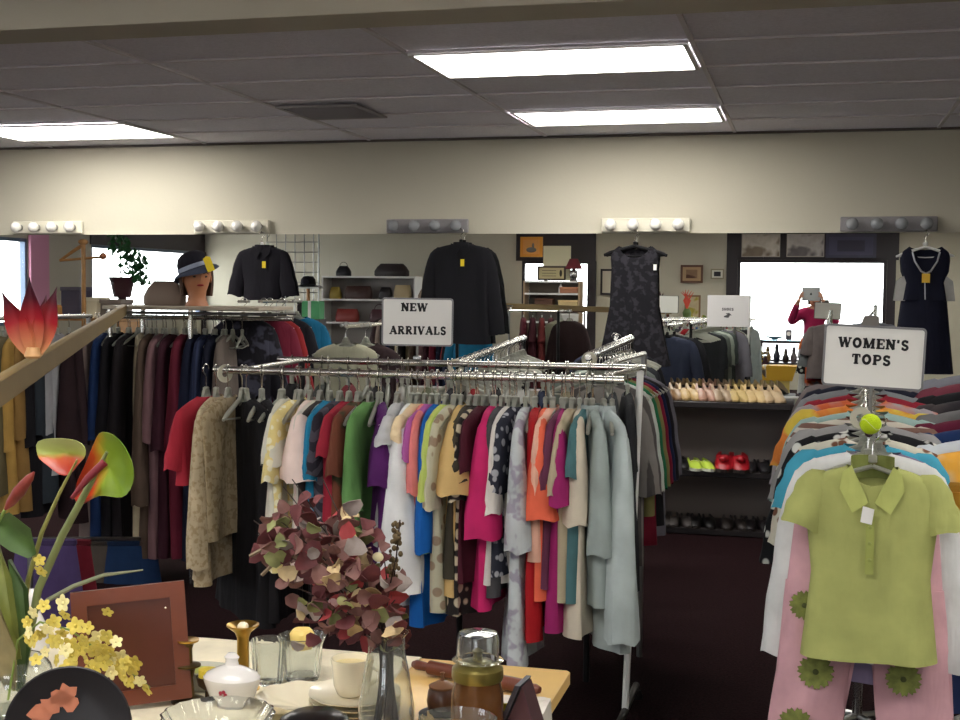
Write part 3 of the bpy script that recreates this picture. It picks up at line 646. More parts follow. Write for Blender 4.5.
# frontal garments on a short arm between the left rack and the middle rack
arm=thing('clothes_rack','small steel rack with a rail running toward the mirror behind the middle rack','clothes rack',(-2.62,5.9,0))
ax=at(248,330,5.55); 
for i,(px,Y,c,col,l,col2,pat) in enumerate([(244,6.62,'top',(30,28,36),'black top with faint grey print, frontmost left of the middle rack',(70,70,84),'blotch'),(264,6.72,'top',(120,28,50),'crimson top showing its right edge behind the black printed top',None,None),(270,6.82,'jacket',(150,34,36),'brick red jacket behind the crimson top',None,None),(282,6.92,'jacket',(26,24,32),'dark jacket between the red jacket and the teal one',None,None),(297,7.02,'jacket',(14,100,140),'teal blue jacket with a sloping shoulder left of the handbag shelves',None,None),(346,6.1,'blouse',(150,148,124),'khaki grey sleeveless blouse on a hanger below the handbag shelves',None,None),(366,6.15,'jacket',(44,28,30),'dark brown jacket right of the khaki grey blouse',None,None)]):
    p=at(px,330,Y); q=Vector((p.x,Y,1.53 if px<300 else 1.42))
    garment(c,l,c,col,q,math.radians(14),col2,pat,14,'frontal garments behind the middle rack',(),sw=.33,hem=.8,sl=0 if 'sleeveless' in l else .5,spread=.25,seed=90+i,th=.03,cb=.035)
    hanger(q,math.radians(14),'clear','clear hangers on the short rack behind the middle rack','clear plastic hanger on the short rack behind the middle rack')
    MB().tube([(q.x-arm.location.x,q.y-arm.location.y-.07,q.z),(q.x-arm.location.x,q.y-arm.location.y+.07,q.z)],.008,8).build('rail',M_dullchrome,arm)
for q in((at(276,330,6.85).x,6.85,1.53),(at(356,330,6.1).x,6.16,1.42)):
    MB().tube([rel((q[0],q[1]+.35,q[2]),arm),rel((q[0],q[1]+.35,0),arm)],.014,10).build('post',M_blackst,arm)
    MB().tube([rel((q[0],q[1]+.35,q[2]),arm),rel((q[0],q[1]-.2,q[2]),arm)],.01,8).build('rail',M_chrome,arm)
# ------------------------------------------------------------------ rack with two rails running toward the mirror
r2=thing('clothes_rack','chrome clothes rack behind the middle one with two rails running toward the mirror','clothes rack',(-1.2,6.2,0))
RA=[(at(458,363,4.95),at(525,338,7.2)),(at(588,357,5.05),at(632,338,7.2))]
rails=[]
for k,(p,q) in enumerate(RA):
    z=(p.z+q.z)/2+(.0); p=Vector((p.x,p.y,p.z));q=Vector((q.x,q.y,q.z)); rails.append((p,q))
    MB().tube([rel(p,r2),rel(q,r2)],.013,10).build('rail',M_chrome,r2)
    for s in(.04,.97):
        m_=p.lerp(q,s); MB().tube([rel(m_,r2),rel((m_.x,m_.y,0),r2)],.013,10).build('post',M_blackst,r2)
    pl=MB(); 
    for j in range(17):
        m_=p.lerp(q,.03+j*.058); hanger(m_,math.radians(4+10*math.sin(j*1.9+k)),'clear','empty clear hangers on the rack by the mirror','empty clear plastic hanger on the rack running toward the mirror')
divider(rails[1][0]-Vector((0,-.03,.012)),math.radians(8),'round cream size divider at the near end of the rail below the floral dress')
side=[('cardigan',(150,144,138),'grey and white knitted cardigan hanging in front beside the white rack post',(96,92,90),'lines',.78,.0),('shirt',(214,222,214),'white shirt with green trim behind the knitted cardigan',None,None,.5,.0),('jacket',(30,116,72),'emerald green jacket shoulder right of the rack post',None,None,.52,0),('top',(140,132,76),'olive top right of the white rack post',None,None,.62,0),('jacket',(136,24,48),'crimson jacket shoulder right of the rack post',None,None,.75,0),('jacket',(22,30,70),'navy jacket right of the crimson one',None,None,.55,0),('jacket',(28,26,30),'black jacket with a rounded shoulder behind the crimson jacket',None,None,.7,0),('coat',(112,108,118),'lilac grey coat with the outermost shoulder right of the rack post',None,None,.75,0)]
for i,(c,col,l,col2,pat,hem,_) in enumerate(side):
    Y=4.98+i*.075; cx_=at(606+i*3.6,360,Y).x; q=Vector((cx_,Y,1.335))
    garment(c,l,c,col,q,math.radians(6),col2,pat,12,'garments right of the white rack post',(),sw=.32,hem=hem,sl=.42,spread=.18,seed=140+i,th=.025,cb=.03,slw=.045)
    hanger(q,math.radians(6),'clear','clear hangers right of the white rack post','clear plastic hanger right of the white rack post')
dj=at(612,338,7.0)
rb=thing('clothes_rail','short chrome rail right of the white rack post','clothes rail',(-.66,5.2,0))
MB().tube([rel((at(616,360,4.93).x,4.93,1.335),rb),rel((at(644,360,5.56).x,5.56,1.335),rb)],.011,8).build('rail',M_chrome,rb)
MB().tube([rel((at(644,360,5.56).x,5.56,1.335),rb),rel((at(644,360,5.56).x,5.56,0),rb)],.013,8).build('post',M_dullchrome,rb)
# jackets at the mirror end, seen by reflection
for i,(X,Y,c,col,l) in enumerate([(-1.12,7.55,'jacket',(38,44,66),'dark navy denim jacket reflected right of the floral dress'),(-1.08,7.38,'jacket',(24,24,30),'black jacket reflected behind the denim jacket')]):
    q=Vector((X,Y,1.34)); garment(c,l,c,col,q,PI+.2,None,None,12,'jackets at the mirror end of the rack',(),sw=.46,hem=.7,sl=.5,spread=.3,seed=170+i,th=.04,cb=.045)
    hanger(q,PI+.2,'black','black hangers at the mirror end','black plastic hanger at the mirror end of the rack')
MB().tube([rel((-1.12,7.65,1.34),r2),rel((-1.05,7.1,1.34),r2)],.01,8).build('rail',M_chrome,r2)
# grey green row on the right rail, mirrored below the shoes sign
for i in range(5):
    col=[(126,136,128),(70,78,76),(150,158,146),(96,104,98),(40,42,46)][i]; q=rails[1][0].lerp(rails[1][1],.10+.13*i)
    garment('shirt',['pale grey green shirt','slate shirt','light sage shirt','moss grey shirt','near black shirt'][i]+' on the right rail running to the mirror','shirt',col,q,PI+math.radians(8),None,None,12,'shirts on the right rail running to the mirror',(),sw=.42,hem=.75,sl=.3,seed=190+i,th=.03,cb=.035)
# ------------------------------------------------------------------ clothes shown on the mirror wall
YM=8.935
def hook(p,label):
    o=MB().tube([(0,.1,.0),(0,.02,.0),(0,-.004,-.006),(0,-.012,.006)],.003,6).build('wall_hook',M_chrome); o.location=p; tag(o,label,'hook','small hooks on the mirror')
def hung(n,l,c,col,px,py,col2=None,pat=None,scale=18,ex=(),hk='white',rz=0,**kw):
    p=at(px,py,YM)+Vector((0,0,.02)); garment(n,l,c,col,p,rz,col2,pat,scale,None,ex,**kw)
    hanger(p,rz,hk,None,{'white':'white plastic hanger holding the ','black':'black plastic hanger holding the ','clear':'clear hanger holding the ','wood':'wooden hanger holding the '}[hk]+l.split(' on ')[0].split(' with ')[0])
    hook(p+Vector((0,0,.017)),'small hook on the mirror holding the '+l.split(' with ')[0])
hung('jacket','short black jacket with a yellow tag, hung beside the hatted mannequin head','jacket',(20,17,26),262,237,ex=('tag','collar'),hk='white',rz=.12,sw=.36,hem=.47,sl=.36,spread=.30,cuff=.06,th=.03,cb=.03,slw=.05,seed=3,waist=.145,hw=.15)
hung('blazer','large black blazer with a yellow tag hanging on the mirror in the centre','blazer',(17,16,22),461,234,ex=('tag','collar'),hk='black',rz=-.05,sw=.46,hem=.78,sl=.64,spread=.20,cuff=.065,th=.035,cb=.035,slw=.06,seed=5,hw=.24)
# sleeveless floral dress
hung('dress','sleeveless black dress with faint grey flowers on a wide black hanger','dress',(22,20,26),635,236,(44,42,48),'blotch',24,ex=('wtag',),hk='black',sw=.335,hem=.90,hw=.26,waist=.165,th=.03,seed=6,neck=.11,fold=.012,shz=.12,scoop=.09)
# navy dress with a light necklace
hung('dress','sleeveless navy dress with white side panels and long silver necklace','dress',(16,18,38),926,236,hk='white',sw=.31,hem=.42,hw=.14,waist=.12,th=.035,seed=7,neck=.1,scoop=.09)
dn=bpy.data.objects.get('dress') 
dn=[o for o in COL.objects if o.get('label','').startswith('sleeveless navy')][0]
sk=MB(); N=28; rg=[]
for k in range(8):
    f=k/7; rg.append([((.14+.055*f)*math.cos(2*PI*j/N),(.05+.03*f)*math.sin(2*PI*j/N)+.008*f*math.sin(j*2.6),-.40-.5*f) for j in range(N)])
sk.loft(rg,True,False); sk.build('skirt',cloth((16,18,38)),dn)
for s in(-1,1):
    MB().prism([(s*.115,-.24),(s*.175,-.29),(s*.190,-.42),(s*.105,-.42)],.03,Matrix.Translation((0,-.01,0))).build('side_panel',cloth((168,166,160)),dn)
MB().tube([(-.085,-.05,-.10),(-.07,-.062,-.16),(-.03,-.068,-.225),(0,-.07,-.24),(.03,-.068,-.225),(.07,-.062,-.16),(.085,-.05,-.10)],.006,8).build('necklace',mat('silver_beads',(170,170,176),.3,.6),dn)
MB().tube([(-.005,-.066,-.28),(0,-.068,-.41)],.004,6).build('zipper',mat('silver_beads',(170,170,176),.3,.6),dn)
MB().box((0,-.078,-.27),(.05,.003,.06)).build('price_tag',mat('gold_tag_paper',(222,178,60),.7),dn,smooth=False)
# shoes sign standing by the mirror
p=at(728.5,311,8.9)
t=sign('sign_card','grey white card reading SHOES on the mirror above the shoe rack',p,.285,.215,[('SHOES',-.005,.012,.017,.95)],frame=False,stem=0)
ar=MB(); ar.prism([(-.03,-.008),(0,-.012),(.012,.006),(.024,.004),(.006,.022),(-.02,.018),(-.006,.010),(-.03,.0)],.0012,Matrix.Translation((0,-.0028,-.035))); ar.build('arrow_mark',mat('grey_ink',(70,68,70),.7),t,smooth=False)
# ------------------------------------------------------------------ mannequin head, hat, bag, valet, boxes on the left shelf
SK=mat('mannequin_skin',(176,118,84),.45,bump=0)
hx=at(197,300,YL-.02); base=Vector((hx.x,YL-.02,zs))
HD=-.03
mh=thing('mannequin_head','tan mannequin head with red lips looking right on the coat rack shelf','mannequin head',base); mh.rotation_euler=(0,0,math.radians(40))
hd=MB(); N=28; prof=[(0.03,.064,.058),(.037,.062,.056),(.06,.052,.048),(.085,.048,.046),(.10,.050,.052),(.112,.053,.062),(.13,.060,.076),(.15,.066,.086),(.175,.072,.094),(.2,.077,.097),(.225,.077,.097),(.25,.068,.087),(.268,.05,.065),(.28,.02,.03)]
rings=[]
for(z,a,b_) in prof:
    ring=[]
    for j in range(N):
        th=2*PI*j/N; x=a*math.cos(th); y=b_*math.sin(th)+(.012 if z>.11 else 0)
        fr=max(0,-math.sin(th))**6
        if fr>0:   # face relief: chin, mouth, nose, brow
            y-=fr*(.010*math.exp(-((z-.118)/.012)**2)+.008*math.exp(-((z-.142)/.008)**2)+.020*math.exp(-((z-.168)/.012)**2)*math.exp(-(x/.012)**2)+.006*math.exp(-((z-.21)/.014)**2)-.006*math.exp(-((z-.19)/.010)**2)*(1-math.exp(-(x/.014)**2)))
        ring.append((x,y,z))
    rings.append(ring)
hd.loft(rings,True,True); hd.build('head',SK,mh)
HEADKIDS=0
lp=MB(); lp.ball((0,-.083,.143),.016,(1.25,.5,.42)); lp.build('lips',mat('red_lips',(140,20,28),.35),mh)
for s in(-1,1):
    MB().ball((s*.028,-.074,.190),.011,(1.1,.5,.55)).build('eye',mat('painted_eye',(40,26,24),.3),mh)
    MB().tube([(s*.014,-.088,.205),(s*.03,-.087,.211),(s*.046,-.078,.204)],.0022,6).build('eyebrow',mat('painted_brow',(60,36,28),.6),mh)
    MB().ball((s*.077,.008,.18),.02,(.35,.7,1.2)).build('ear',SK,mh)
hair=MB(); rg=[]
for k in range(7):
    f=k/6; z=.255-.17*f; rr=.085+.008*math.sin(f*3)
    ring=[]
    for j in range(18):
        a=math.radians(-8+196*j/17); ring.append((rr*math.cos(a),.014+(rr+.02)*math.sin(a),z))
    inner=[(x*.86,y*.86,z) for x,y,z in ring][::-1]; rg.append(ring+inner)
hair.loft(rg); hair.build('hair',mat('dark_wig',(86,64,52),.6),mh)
for ch in mh.children: ch.location.z=-.03
# the hat is worn, still a thing of its own
ht=thing('cloche_hat','dark felt cloche hat with a pale band and yellow tag on the mannequin head','hat',base+Vector((-.010,0,.196))); ht.rotation_euler=(math.radians(-4),math.radians(-20),math.radians(28))
FELT=cloth((28,26,36))
MB().lathe([(.097,.0),(.098,.02),(.094,.05),(.078,.082),(.05,.1),(.015,.106),(.001,.107)],n=28,sx=.92,sy=1.08).build('crown',FELT,ht)
br=MB(); N=36; rings=[]
for(rr,z) in((.095,.006),(.112,-.002),(.127,-.012),(.138,-.026),(.139,-.030),(.126,-.018),(.111,-.008),(.095,-.0)):
    rings.append([(rr*.92*math.cos(2*PI*j/N),rr*1.05*math.sin(2*PI*j/N),z+.014*math.sin(2*2*PI*j/N+.6)*((rr-.095)/.05)) for j in range(N)])
br.loft(rings,False,False); br.build('brim',mat('slate_felt',(64,70,88),.9),ht)
MB().lathe([(.0985,.004),(.101,.006),(.101,.026),(.098,.028)],n=28,sx=.92,sy=1.08).build('band',mat('pale_blue_ribbon',(150,158,180),.5),ht)
MB().prism([(-.02,-.04),(.02,-.04),(.02,.035),(0,.045),(-.02,.035)],.003,Matrix.Translation((.075,-.14,-.005))).build('price_tag',M_tagy,ht,smooth=False)
# taupe handbag
def handbag(name,label,loc,rz,w_,h_,d_,mt,handle=True,slope=.75,group=None,hm=None):
    t=thing(name,label,'bag',loc,rz,group); mb=MB(); N=20; rg=[]
    for(f,a,b_) in((0,.94,.9),(.08,1,1),(.4,1,1),(.75,(1+slope)/2,.7),(.95,slope,.35),(1,slope*.96,.22)):
        rg.append([(w_/2*a*sgn(math.cos(2*PI*j/N))*abs(math.cos(2*PI*j/N))**.5,d_/2*b_*sgn(math.sin(2*PI*j/N))*abs(math.sin(2*PI*j/N))**.6,h_*f) for j in range(N)])
    mb.loft(rg); mb.build('body',mt,t)
    if handle:
        pts=[(w_*.28*math.cos(a),0,h_*.93+h_*.45*math.sin(a)) for a in[PI*i/10 for i in range(11)]]
        MB().tube(pts,max(.004,w_*.018),8).build('handle',hm or mt,t)
    MB().tube([(-w_*slope*.45,0,h_+.002),(w_*slope*.45,0,h_+.002)],.004,6).build('zipper',M_dullchrome,t)
    return t
TAUPE=mat('taupe_leather',(126,108,94),.55,bump=.2,bscale=30)
p=at(165,305,YL+.03); handbag('handbag','taupe slouchy handbag left of the mannequin head on the shelf',(p.x,YL+.03,zs),.1,.235,.13,.1,TAUPE,False,.62)
def carton(name,label,cat,px,py,Y,w_,d_,h_,col,rz=.2,z=None,lid=None):
    p=at(px,py,Y); t=thing(name,label,cat,(p.x,Y,zs if z is None else z),rz)
    MB().rbox((0,0,h_/2),(w_,d_,h_),.004).build('body',mat('card_%d_%d_%d'%col,col,.7,vary=.05),t)
    if lid: MB().rbox((0,0,h_-.012),(w_+.008,d_+.008,.028),.003).build('lid',mat('card_%d_%d_%d'%lid,lid,.7),t)
    return t
# coat stand, boxes, ivy and straw hat by the left windows, seen in the mirror
VY=13.4
def lv(px,py,Y=VY): return rv(px,py,Y)
s0=lv(50,322); s1=lv(128,322); zz=lv(90,318).z
sh=thing('display_shelf','wooden shelf unit holding boxes and a straw hat, mirrored at the far left','shelf',((s0.x+s1.x)/2,s0.y,0)); ws_=s1.x-s0.x
MB().rbox((0,0,zz-.012),(ws_+.1,.5,.03),.004).build('top_board',M_wood,sh)
for s in(-1,1): MB().rbox((s*(ws_+.06)/2,0,(zz-.03)/2),(.03,.48,zz-.03),.003).build('side_board',M_wood,sh)
MB().rbox((0,0,.7),(ws_,.46,.024),.003).build('inner_board',M_wood,sh)
def lbox(name,label,px,w_,h_,col,lid):
    p=lv(px,310); t=thing(name,label,'box',(p.x,s0.y-.05,zz),.1)
    MB().rbox((0,0,h_/2),(w_,.24,h_),.006).build('body',mat('card_%d_%d_%d'%col,col,.7,vary=.05),t); MB().rbox((0,0,h_-.02),(w_+.016,.256,.045),.004).build('lid',mat('card_%d_%d_%d'%lid,lid,.7),t)
lbox('storage_box','cream box beside the coat stand, seen in the mirror',97,.15,.24,(226,216,190),(236,228,206))
lbox('storage_box','taupe grey box right of the cream box, seen in the mirror',116,.28,.22,(124,112,106),(136,124,118))
lbox('storage_box','slate blue stack box behind the coat stand, seen in the mirror',76,.26,.36,(92,88,108),(104,100,118))
STR=mat('straw',(206,150,84),.8,bump=.6,bscale=120)
p=lv(60,330); st=thing('straw_hat','honey straw hat with a rust band on the wooden shelf, mirrored at the left','hat',(p.x,s0.y+.05,zz))
MB().lathe([(.19,.0),(.185,.008),(.10,.016),(.095,.022),(.09,.13),(.07,.15),(.001,.155)],n=30).build('crown',STR,st)
MB().lathe([(.099,.02),(.0985,.05),(.094,.051)],n=30).build('band',mat('rust_ribbon',(150,84,40),.6),st)
p=lv(66,312); cer=thing('ceramic_bottle','small white and blue ceramic bottle beside the straw hat, seen in the mirror','bottle',(p.x+.1,s0.y-.15,zz))
MB().lathe([(.05,0),(.07,.03),(.075,.13),(.035,.2),(.025,.26),(.034,.27)],n=18,cap1=True).build('body',M_porc,cer)
MB().lathe([(.0745,.06),(.0765,.066),(.0755,.1)],n=18).build('blue_band',mat('cobalt',(90,110,160),.3),cer)
vt=lv(85,243,VY-.36); hT=vt.z
vl=thing('coat_stand','wooden coat stand with a peg and sloping arms, seen at the mirror\'s far left','coat stand',(vt.x,s0.y+.36,0))
MB().tube([(0,0,.03),(0,0,hT)],.026,12).build('pole',M_wood,vl)
MB().ball((0,0,hT+.01),.05,(1.2,1,.7)).build('finial',M_wood,vl)
MB().tube([(.30,0,hT-.20),(.14,0,hT-.10),(0,0,hT-.02)] if False else [(-.30,0,hT-.20),(-.14,0,hT-.10),(0,0,hT-.02)],[.014,.02,.022],8).build('hanger_arm',M_wood,vl)
MB().tube([(-.30,0,hT-.20),(.24,0,hT-.16)],.014,8).build('crossbar',M_wood,vl)
MB().ball((.25,0,hT-.15),.04).build('knob',mat('copper_knob',(190,120,90),.35,.6),vl)
for k in range(3):
    a=k*2*PI/3; MB().tube([(0,0,.10),(.22*math.cos(a),.22*math.sin(a),.06),(.34*math.cos(a),.34*math.sin(a),.02)],.022,8).build('foot',M_wood,vl)
iv=thing('potted_ivy','green ivy in a dark plum pot trailing by the left window, seen in the mirror','plant',(lv(108,262).x,s0.y-.35,0)); zi=lv(108,275).z
lf=MB(); Rr=random.Random(4)
for i in range(150):
    f=Rr.random(); cx_=-.10+.38*f+Rr.uniform(-.08,.08); cz_=zi+.42-.42*f+Rr.uniform(-.12,.14); s=Rr.uniform(.03,.05)
    M=Matrix.Translation((cx_,Rr.uniform(-.12,.12),cz_))@Matrix.Rotation(Rr.uniform(0,6),4,'Z')@Matrix.Rotation(Rr.uniform(-1,1),4,'X')
    lf.prism([(0,-s),(s*.9,-s*.2),(s*.5,s*.2),(0,s*1.2),(-s*.5,s*.2),(-s*.9,-s*.2)],.003,M)
o=lf.build('foliage',mat('ivy_green',(30,88,44),.5,vary=.3,vscale=30),iv,smooth=False); o['kind']='stuff'
MB().tube([(0,0,zi-.1),(-.03,0,zi+.1),(0,0,zi+.4),(.15,0,zi+.2),(.28,0,zi)],.008,6).build('stem',mat('ivy_stem',(70,60,30),.7),iv)
MB().lathe([(.10,zi-.26),(.15,zi-.02),(.16,zi-.02),(.13,zi-.1)],n=20).build('pot',mat('dark_plum_pot',(60,28,36),.5),iv)
MB().tube([(0,0,0),(0,0,zi-.25)],.05,12).build('pedestal',mat('dark_plum_pot',(60,28,36),.5),iv)
# red lotus-like painted petals standing on the plank
pb=at(33,356,2.62); RP=ramp2('red_petal',[(0,(190,140,92)),(.28,(176,96,66)),(.5,(150,18,32)),(.78,(74,12,30)),(1,(48,16,34))],'Z',.45,0,.18,.06)
lo=thing('petal_candle_holder','red painted flower shaped candle holder with dark pointed petals at the left edge','candle holder',(pb.x,pb.y,pb.z))
def petal(n,ang,tilt,h,w_,mt,par,off=.006):
    mb=MB(); out=[]; seg=9
    pts=[]
    for i in range(seg+1):
        f=i/seg; ww=w_*math.sin(PI*min(1,f*.82+.12))**1.0*(1-f**3); pts.append((ww,f*h))
    rows=[]
    for(ww,z) in pts:
        rows.append([(-ww,.0,z),(-ww*.5,ww*.35,z),(0,ww*.5,z),(ww*.5,ww*.35,z),(ww,.0,z)])
    vs=[];fs=[]
    for r_ in rows: vs+=[Vector(q) for q in r_]
    k=len(vs); vs+=[v+Vector((0,.0025,0)) for v in vs]
    for i in range(seg):
        for j in range(4):
            a=i*5+j; fs.append((a,a+1,a+6,a+5)); fs.append((k+a,k+a+5,k+a+6,k+a+1))
        fs.append((i*5,(i+1)*5,k+(i+1)*5,k+i*5)); fs.append((i*5+4,k+i*5+4,k+(i+1)*5+4,(i+1)*5+4))
    M=Matrix.Rotation(ang,4,'Z')@Matrix.Translation((0,off,0))@Matrix.Rotation(tilt,4,'X')
    M2=mb.add(vs,fs); o=mb.build(n,mt,par); o.matrix_local=M; return o
for rl,tl,h,yo in((-.40,-.05,.165,0),(-.02,-.10,.185,0),(.30,.0,.17,.004),(-.18,.28,.15,.01),(.12,.30,.15,.012)):
    petal('petal',0,0,h,.030,RP,lo).matrix_local=Matrix.Translation((.01*rl,yo,0))@Matrix.Rotation(.45,4,'Z')@Matrix.Rotation(rl,4,'Y')@Matrix.Rotation(-tl,4,'X')
MB().lathe([(.016,-.005),(.02,.0),(.014,.02)],n=14,cap1=True).build('base',mat('tan_base',(196,150,100),.5),lo)
# ------------------------------------------------------------------ women's tops racks
def fanrack(label,px,Yf,Yb_,zf,zb):
    a=at(px,430,Yf); b_=at(px-4,400,Yb_); a.z=zf; b_.z=zb
    t=thing('clothes_rack',label,'clothes rack',(b_.x,b_.y,0))
    MB().tube([rel(a,t),rel(b_,t)],.0115,10).build('waterfall_arm',M_chrome,t)
    MB().tube([(0,0,.05),(0,0,zb+.04)],.018,12).build('pole',M_chrome,t)
    for k in range(4):
        an=PI/4+k*PI/2; MB().tube([(0,0,.08),(.28*math.cos(an),.28*math.sin(an),.05)],.014,8).build('foot',M_dullchrome,t)
        MB().lathe([(.028,0),(.028,.03),(.016,.045)],c=(.28*math.cos(an),.28*math.sin(an),0),n=12,cap1=True).build('caster',M_black,t)
    return a,b_,t
a,b_,wr=fanrack('chrome waterfall rack under the womens tops sign',869,3.69,4.75,1.215,1.40)
def onarm(f): return a.lerp(b_,f)
LIME=(172,176,96)
o=garment('polo_shirt','lime green short sleeved polo shirt facing the camera on the womens tops rack','shirt',LIME,onarm(0)+Vector((.012,0,0)),math.radians(-3),sw=.365,hem=.60,sl=.165,spread=.55,hw=.182,waist=.162,cuff=.062,slw=.056,th=.045,cb=.045,fold=.007,seed=21,neck=.068,scoop=.055)
lime=o
MB().box((-.002,-.075,-.27),(.022,.004,.16)).build('button_placket',cloth((166,174,84)),o)
for k in range(3): MB().lathe([(.005,0),(.005,.003),(.001,.004)],n=10,M=Matrix.Translation((-.002,-.078,-.22-.045*k))@Matrix.Rotation(PI/2,4,'X')).build('button',mat('lime_button',(150,160,80),.4),o)
# open collar: two laid back wings and the back band
for s in(-1,1):
    MB().prism([(s*.008,-.155),(s*.055,-.055),(s*.078,-.075),(s*.085,-.12),(s*.05,-.185)],.006,Matrix.Translation((0,-.052,0))@Matrix.Rotation(-.06,4,'X')).build('collar',cloth((188,196,102)),o)
bb=MB(); N=16; rg=[[( .058*math.cos(PI*j/N),.045*math.sin(PI*j/N)-.005,z) for j in range(N+1)]+[(.053*math.cos(PI*j/N),.040*math.sin(PI*j/N)-.005,z) for j in range(N,-1,-1)] for z in(-.10,-.035)]
bb.loft(rg); bb.build('collar_band',cloth((122,130,62)),o)
MB().prism([(-.018,-.02),(.012,-.026),(.018,.016),(-.012,.024)],.002,Matrix.Translation((-.010,-.088,-.185))).build('price_tag',M_tagw,o,smooth=False)
hanger(onarm(0)+Vector((.012,0,0)),math.radians(-3),'slim',None,'clear plastic hanger inside the lime green polo shirt')
# pink capri trousers with green flower patches
PK=(214,160,168)
def trousers(name,label,col,loc,rz,w_,L,legw,gap):
    mb=MB(); N=24
    rg=[]
    for k in range(5):
        f=k/4; rg.append([((w_/2*(1+.12*f))*sgn(math.cos(2*PI*j/N))*abs(math.cos(2*PI*j/N))**.8,(.035+.03*f)*math.sin(2*PI*j/N),-.24*f) for j in range(N)])
    mb.loft(rg,False,True)
    for s in(-1,1):
        rr=[]
        for k in range(10):
            f=k/9; z=-.20-(L-.20)*f; a=(w_*.56/2*(1-f)+legw/2*f); cx_=s*(w_*.27*(1-f)+(gap/2+legw/2)*f)
            rr.append([(cx_+a*math.cos(2*PI*j/N)*(1+.04*math.sin(j*1.7+5*f)),(.05+.012*math.sin(4*f+s))*math.sin(2*PI*j/N)+.008*math.sin(7*f+j),z) for j in range(N)])
        mb.loft(rr,True,False)
    o=mb.build(name,cloth(col)); o.location=loc; o.rotation_euler=(0,0,rz); tag(o,label,'trousers')
    MB().rbox((0,0,-.004),(w_+.01,.078,.034),.008).build('waistband',cloth(tuple(int(v*.93) for v in col)),o); return o
tp=onarm(.055); tr_=trousers('capri_trousers','pale pink capri trousers with green flower patches under the lime green polo','x' and PK,(tp.x+.0,tp.y+.045,tp.z-.255),math.radians(-3),.39,.66,.215,.10)
FL=mat('green_flower_patch',(120,126,62),.8,vary=.35,vscale=40)
def flower(x,z,r_,y):
    mb=MB(); 
    for k in range(11):
        an=2*PI*k/11+.2; M=Matrix.Translation((x,y,z))@Matrix.Rotation(an,4,'Y')
        mb.prism([(-r_*.06,0),(-r_*.24,r_*.6),(-r_*.12,r_*.95),(0,r_*.86),(r_*.12,r_*.95),(r_*.24,r_*.6),(r_*.06,0)],.005+.0015*(k%3),M)
    o=mb.build('flower_patch',FL,tr_,smooth=False)
    MB().ball((x,y-.004,z),r_*.16,(1,.3,1)).build('flower_centre',mat('flower_centre',(70,76,34),.7),o)
for (fx,fy,fr_) in((817,665,.054),(903,671,.052),(797,718,.054),(806,600,.045),(915,735,.05)):
    fp=at(fx,fy,tr_.location.y)-tr_.location; flower(fp.x,fp.z,fr_,-.075)
hanger(Vector((tp.x,tp.y,tp.z)),math.radians(-3),'clear',None,'clear plastic hanger between the lime polo and the pink capri trousers')
ht_=MB().tube([(0,0,-.14),(0,.0,-.30)],.004,6)
ladies=[('cardigan','white long sleeved cardigan hanging behind the lime green polo',(216,216,214),.665,.60,.20,None,None,.41),
 ('top','turquoise top showing beside the lime polo shoulder',(60,160,190),.62,.2,.45,None,None,.40),
 ('blouse','ivory blouse with small brown print behind the turquoise top',(212,206,186),.6,.34,.3,(120,80,60),'spots',.41),
 ('blouse','black blouse with white flower print hanging at the left of the women\'s tops',(22,22,26),.66,.42,.34,(206,206,200),'spots',.44),
 ('top','soft grey top behind the black and white flower blouse',(150,148,148),.6,.25,.4,None,None,.43),
 ('shirt','brown and white striped shirt on the women\'s tops rack',(126,92,80),.6,.25,.4,(200,192,180),'stripes',.43),
 ('top','mint green top with a grey neckline on the women\'s tops rack',(150,182,176),.6,.3,.36,None,None,.44),
 ('blouse','yellow and orange blouse behind the tennis ball',(222,190,60),.62,.22,.5,(220,130,60),'blotch',.44),
 ('tunic','lilac grey tunic with one orange trimmed sleeve',(160,152,158),.66,.30,.32,(206,100,60),'blotch',.47),
 ('top','dark red top just below the women\'s tops sign',(150,30,48),.6,.25,.35,None,None,.42),
 ('jacket','light grey jacket at the top left of the women\'s tops rack',(126,130,134),.6,.4,.26,None,None,.44),
 ('top','dark navy top at the back of the women\'s tops rack',(28,30,48),.6,.3,.3,None,None,.42),
 ('top','taupe satin top at the back end of the women\'s tops rack',(116,104,104),.6,.3,.3,None,None,.44)]
SC={'blotch':7,'spots':22,'stripes':10}
for i,(n_,l,c,hem,sl,sp,c2,pt,sw_) in enumerate(ladies):
    f=.125+.87*i/12.5; q=onarm(f)+Vector(((.004,-.004,.0)[i%3],0,0)); rz=math.radians(-3+5*math.sin(i*2.3))
    garment(n_,l,n_ if n_!='tunic' else 'tunic',c,q,rz,c2,pt,SC.get(pt,18),'tops on the women\'s tops rack',(),sw=sw_,hem=hem,sl=sl,spread=sp,seed=40+i,th=.03,cb=.032,slw=.06,cuff=.05 if sl>.4 else .07,fold=.008)
    hanger(q,rz,'clear','clear hangers on the women\'s tops rack','clear plastic hanger on the women\'s tops rack')
lv=garment('camisole','lavender camisole with its hem below the lime green polo','top',(132,118,150),onarm(.12)+Vector((.03,.02,0)),math.radians(-3),sw=.34,hem=.72,hw=.17,th=.025,seed=77,sl=0)
hanger(onarm(.12)+Vector((.03,.02,0)),math.radians(-3),'clear',None,'clear plastic hanger of the lavender camisole')
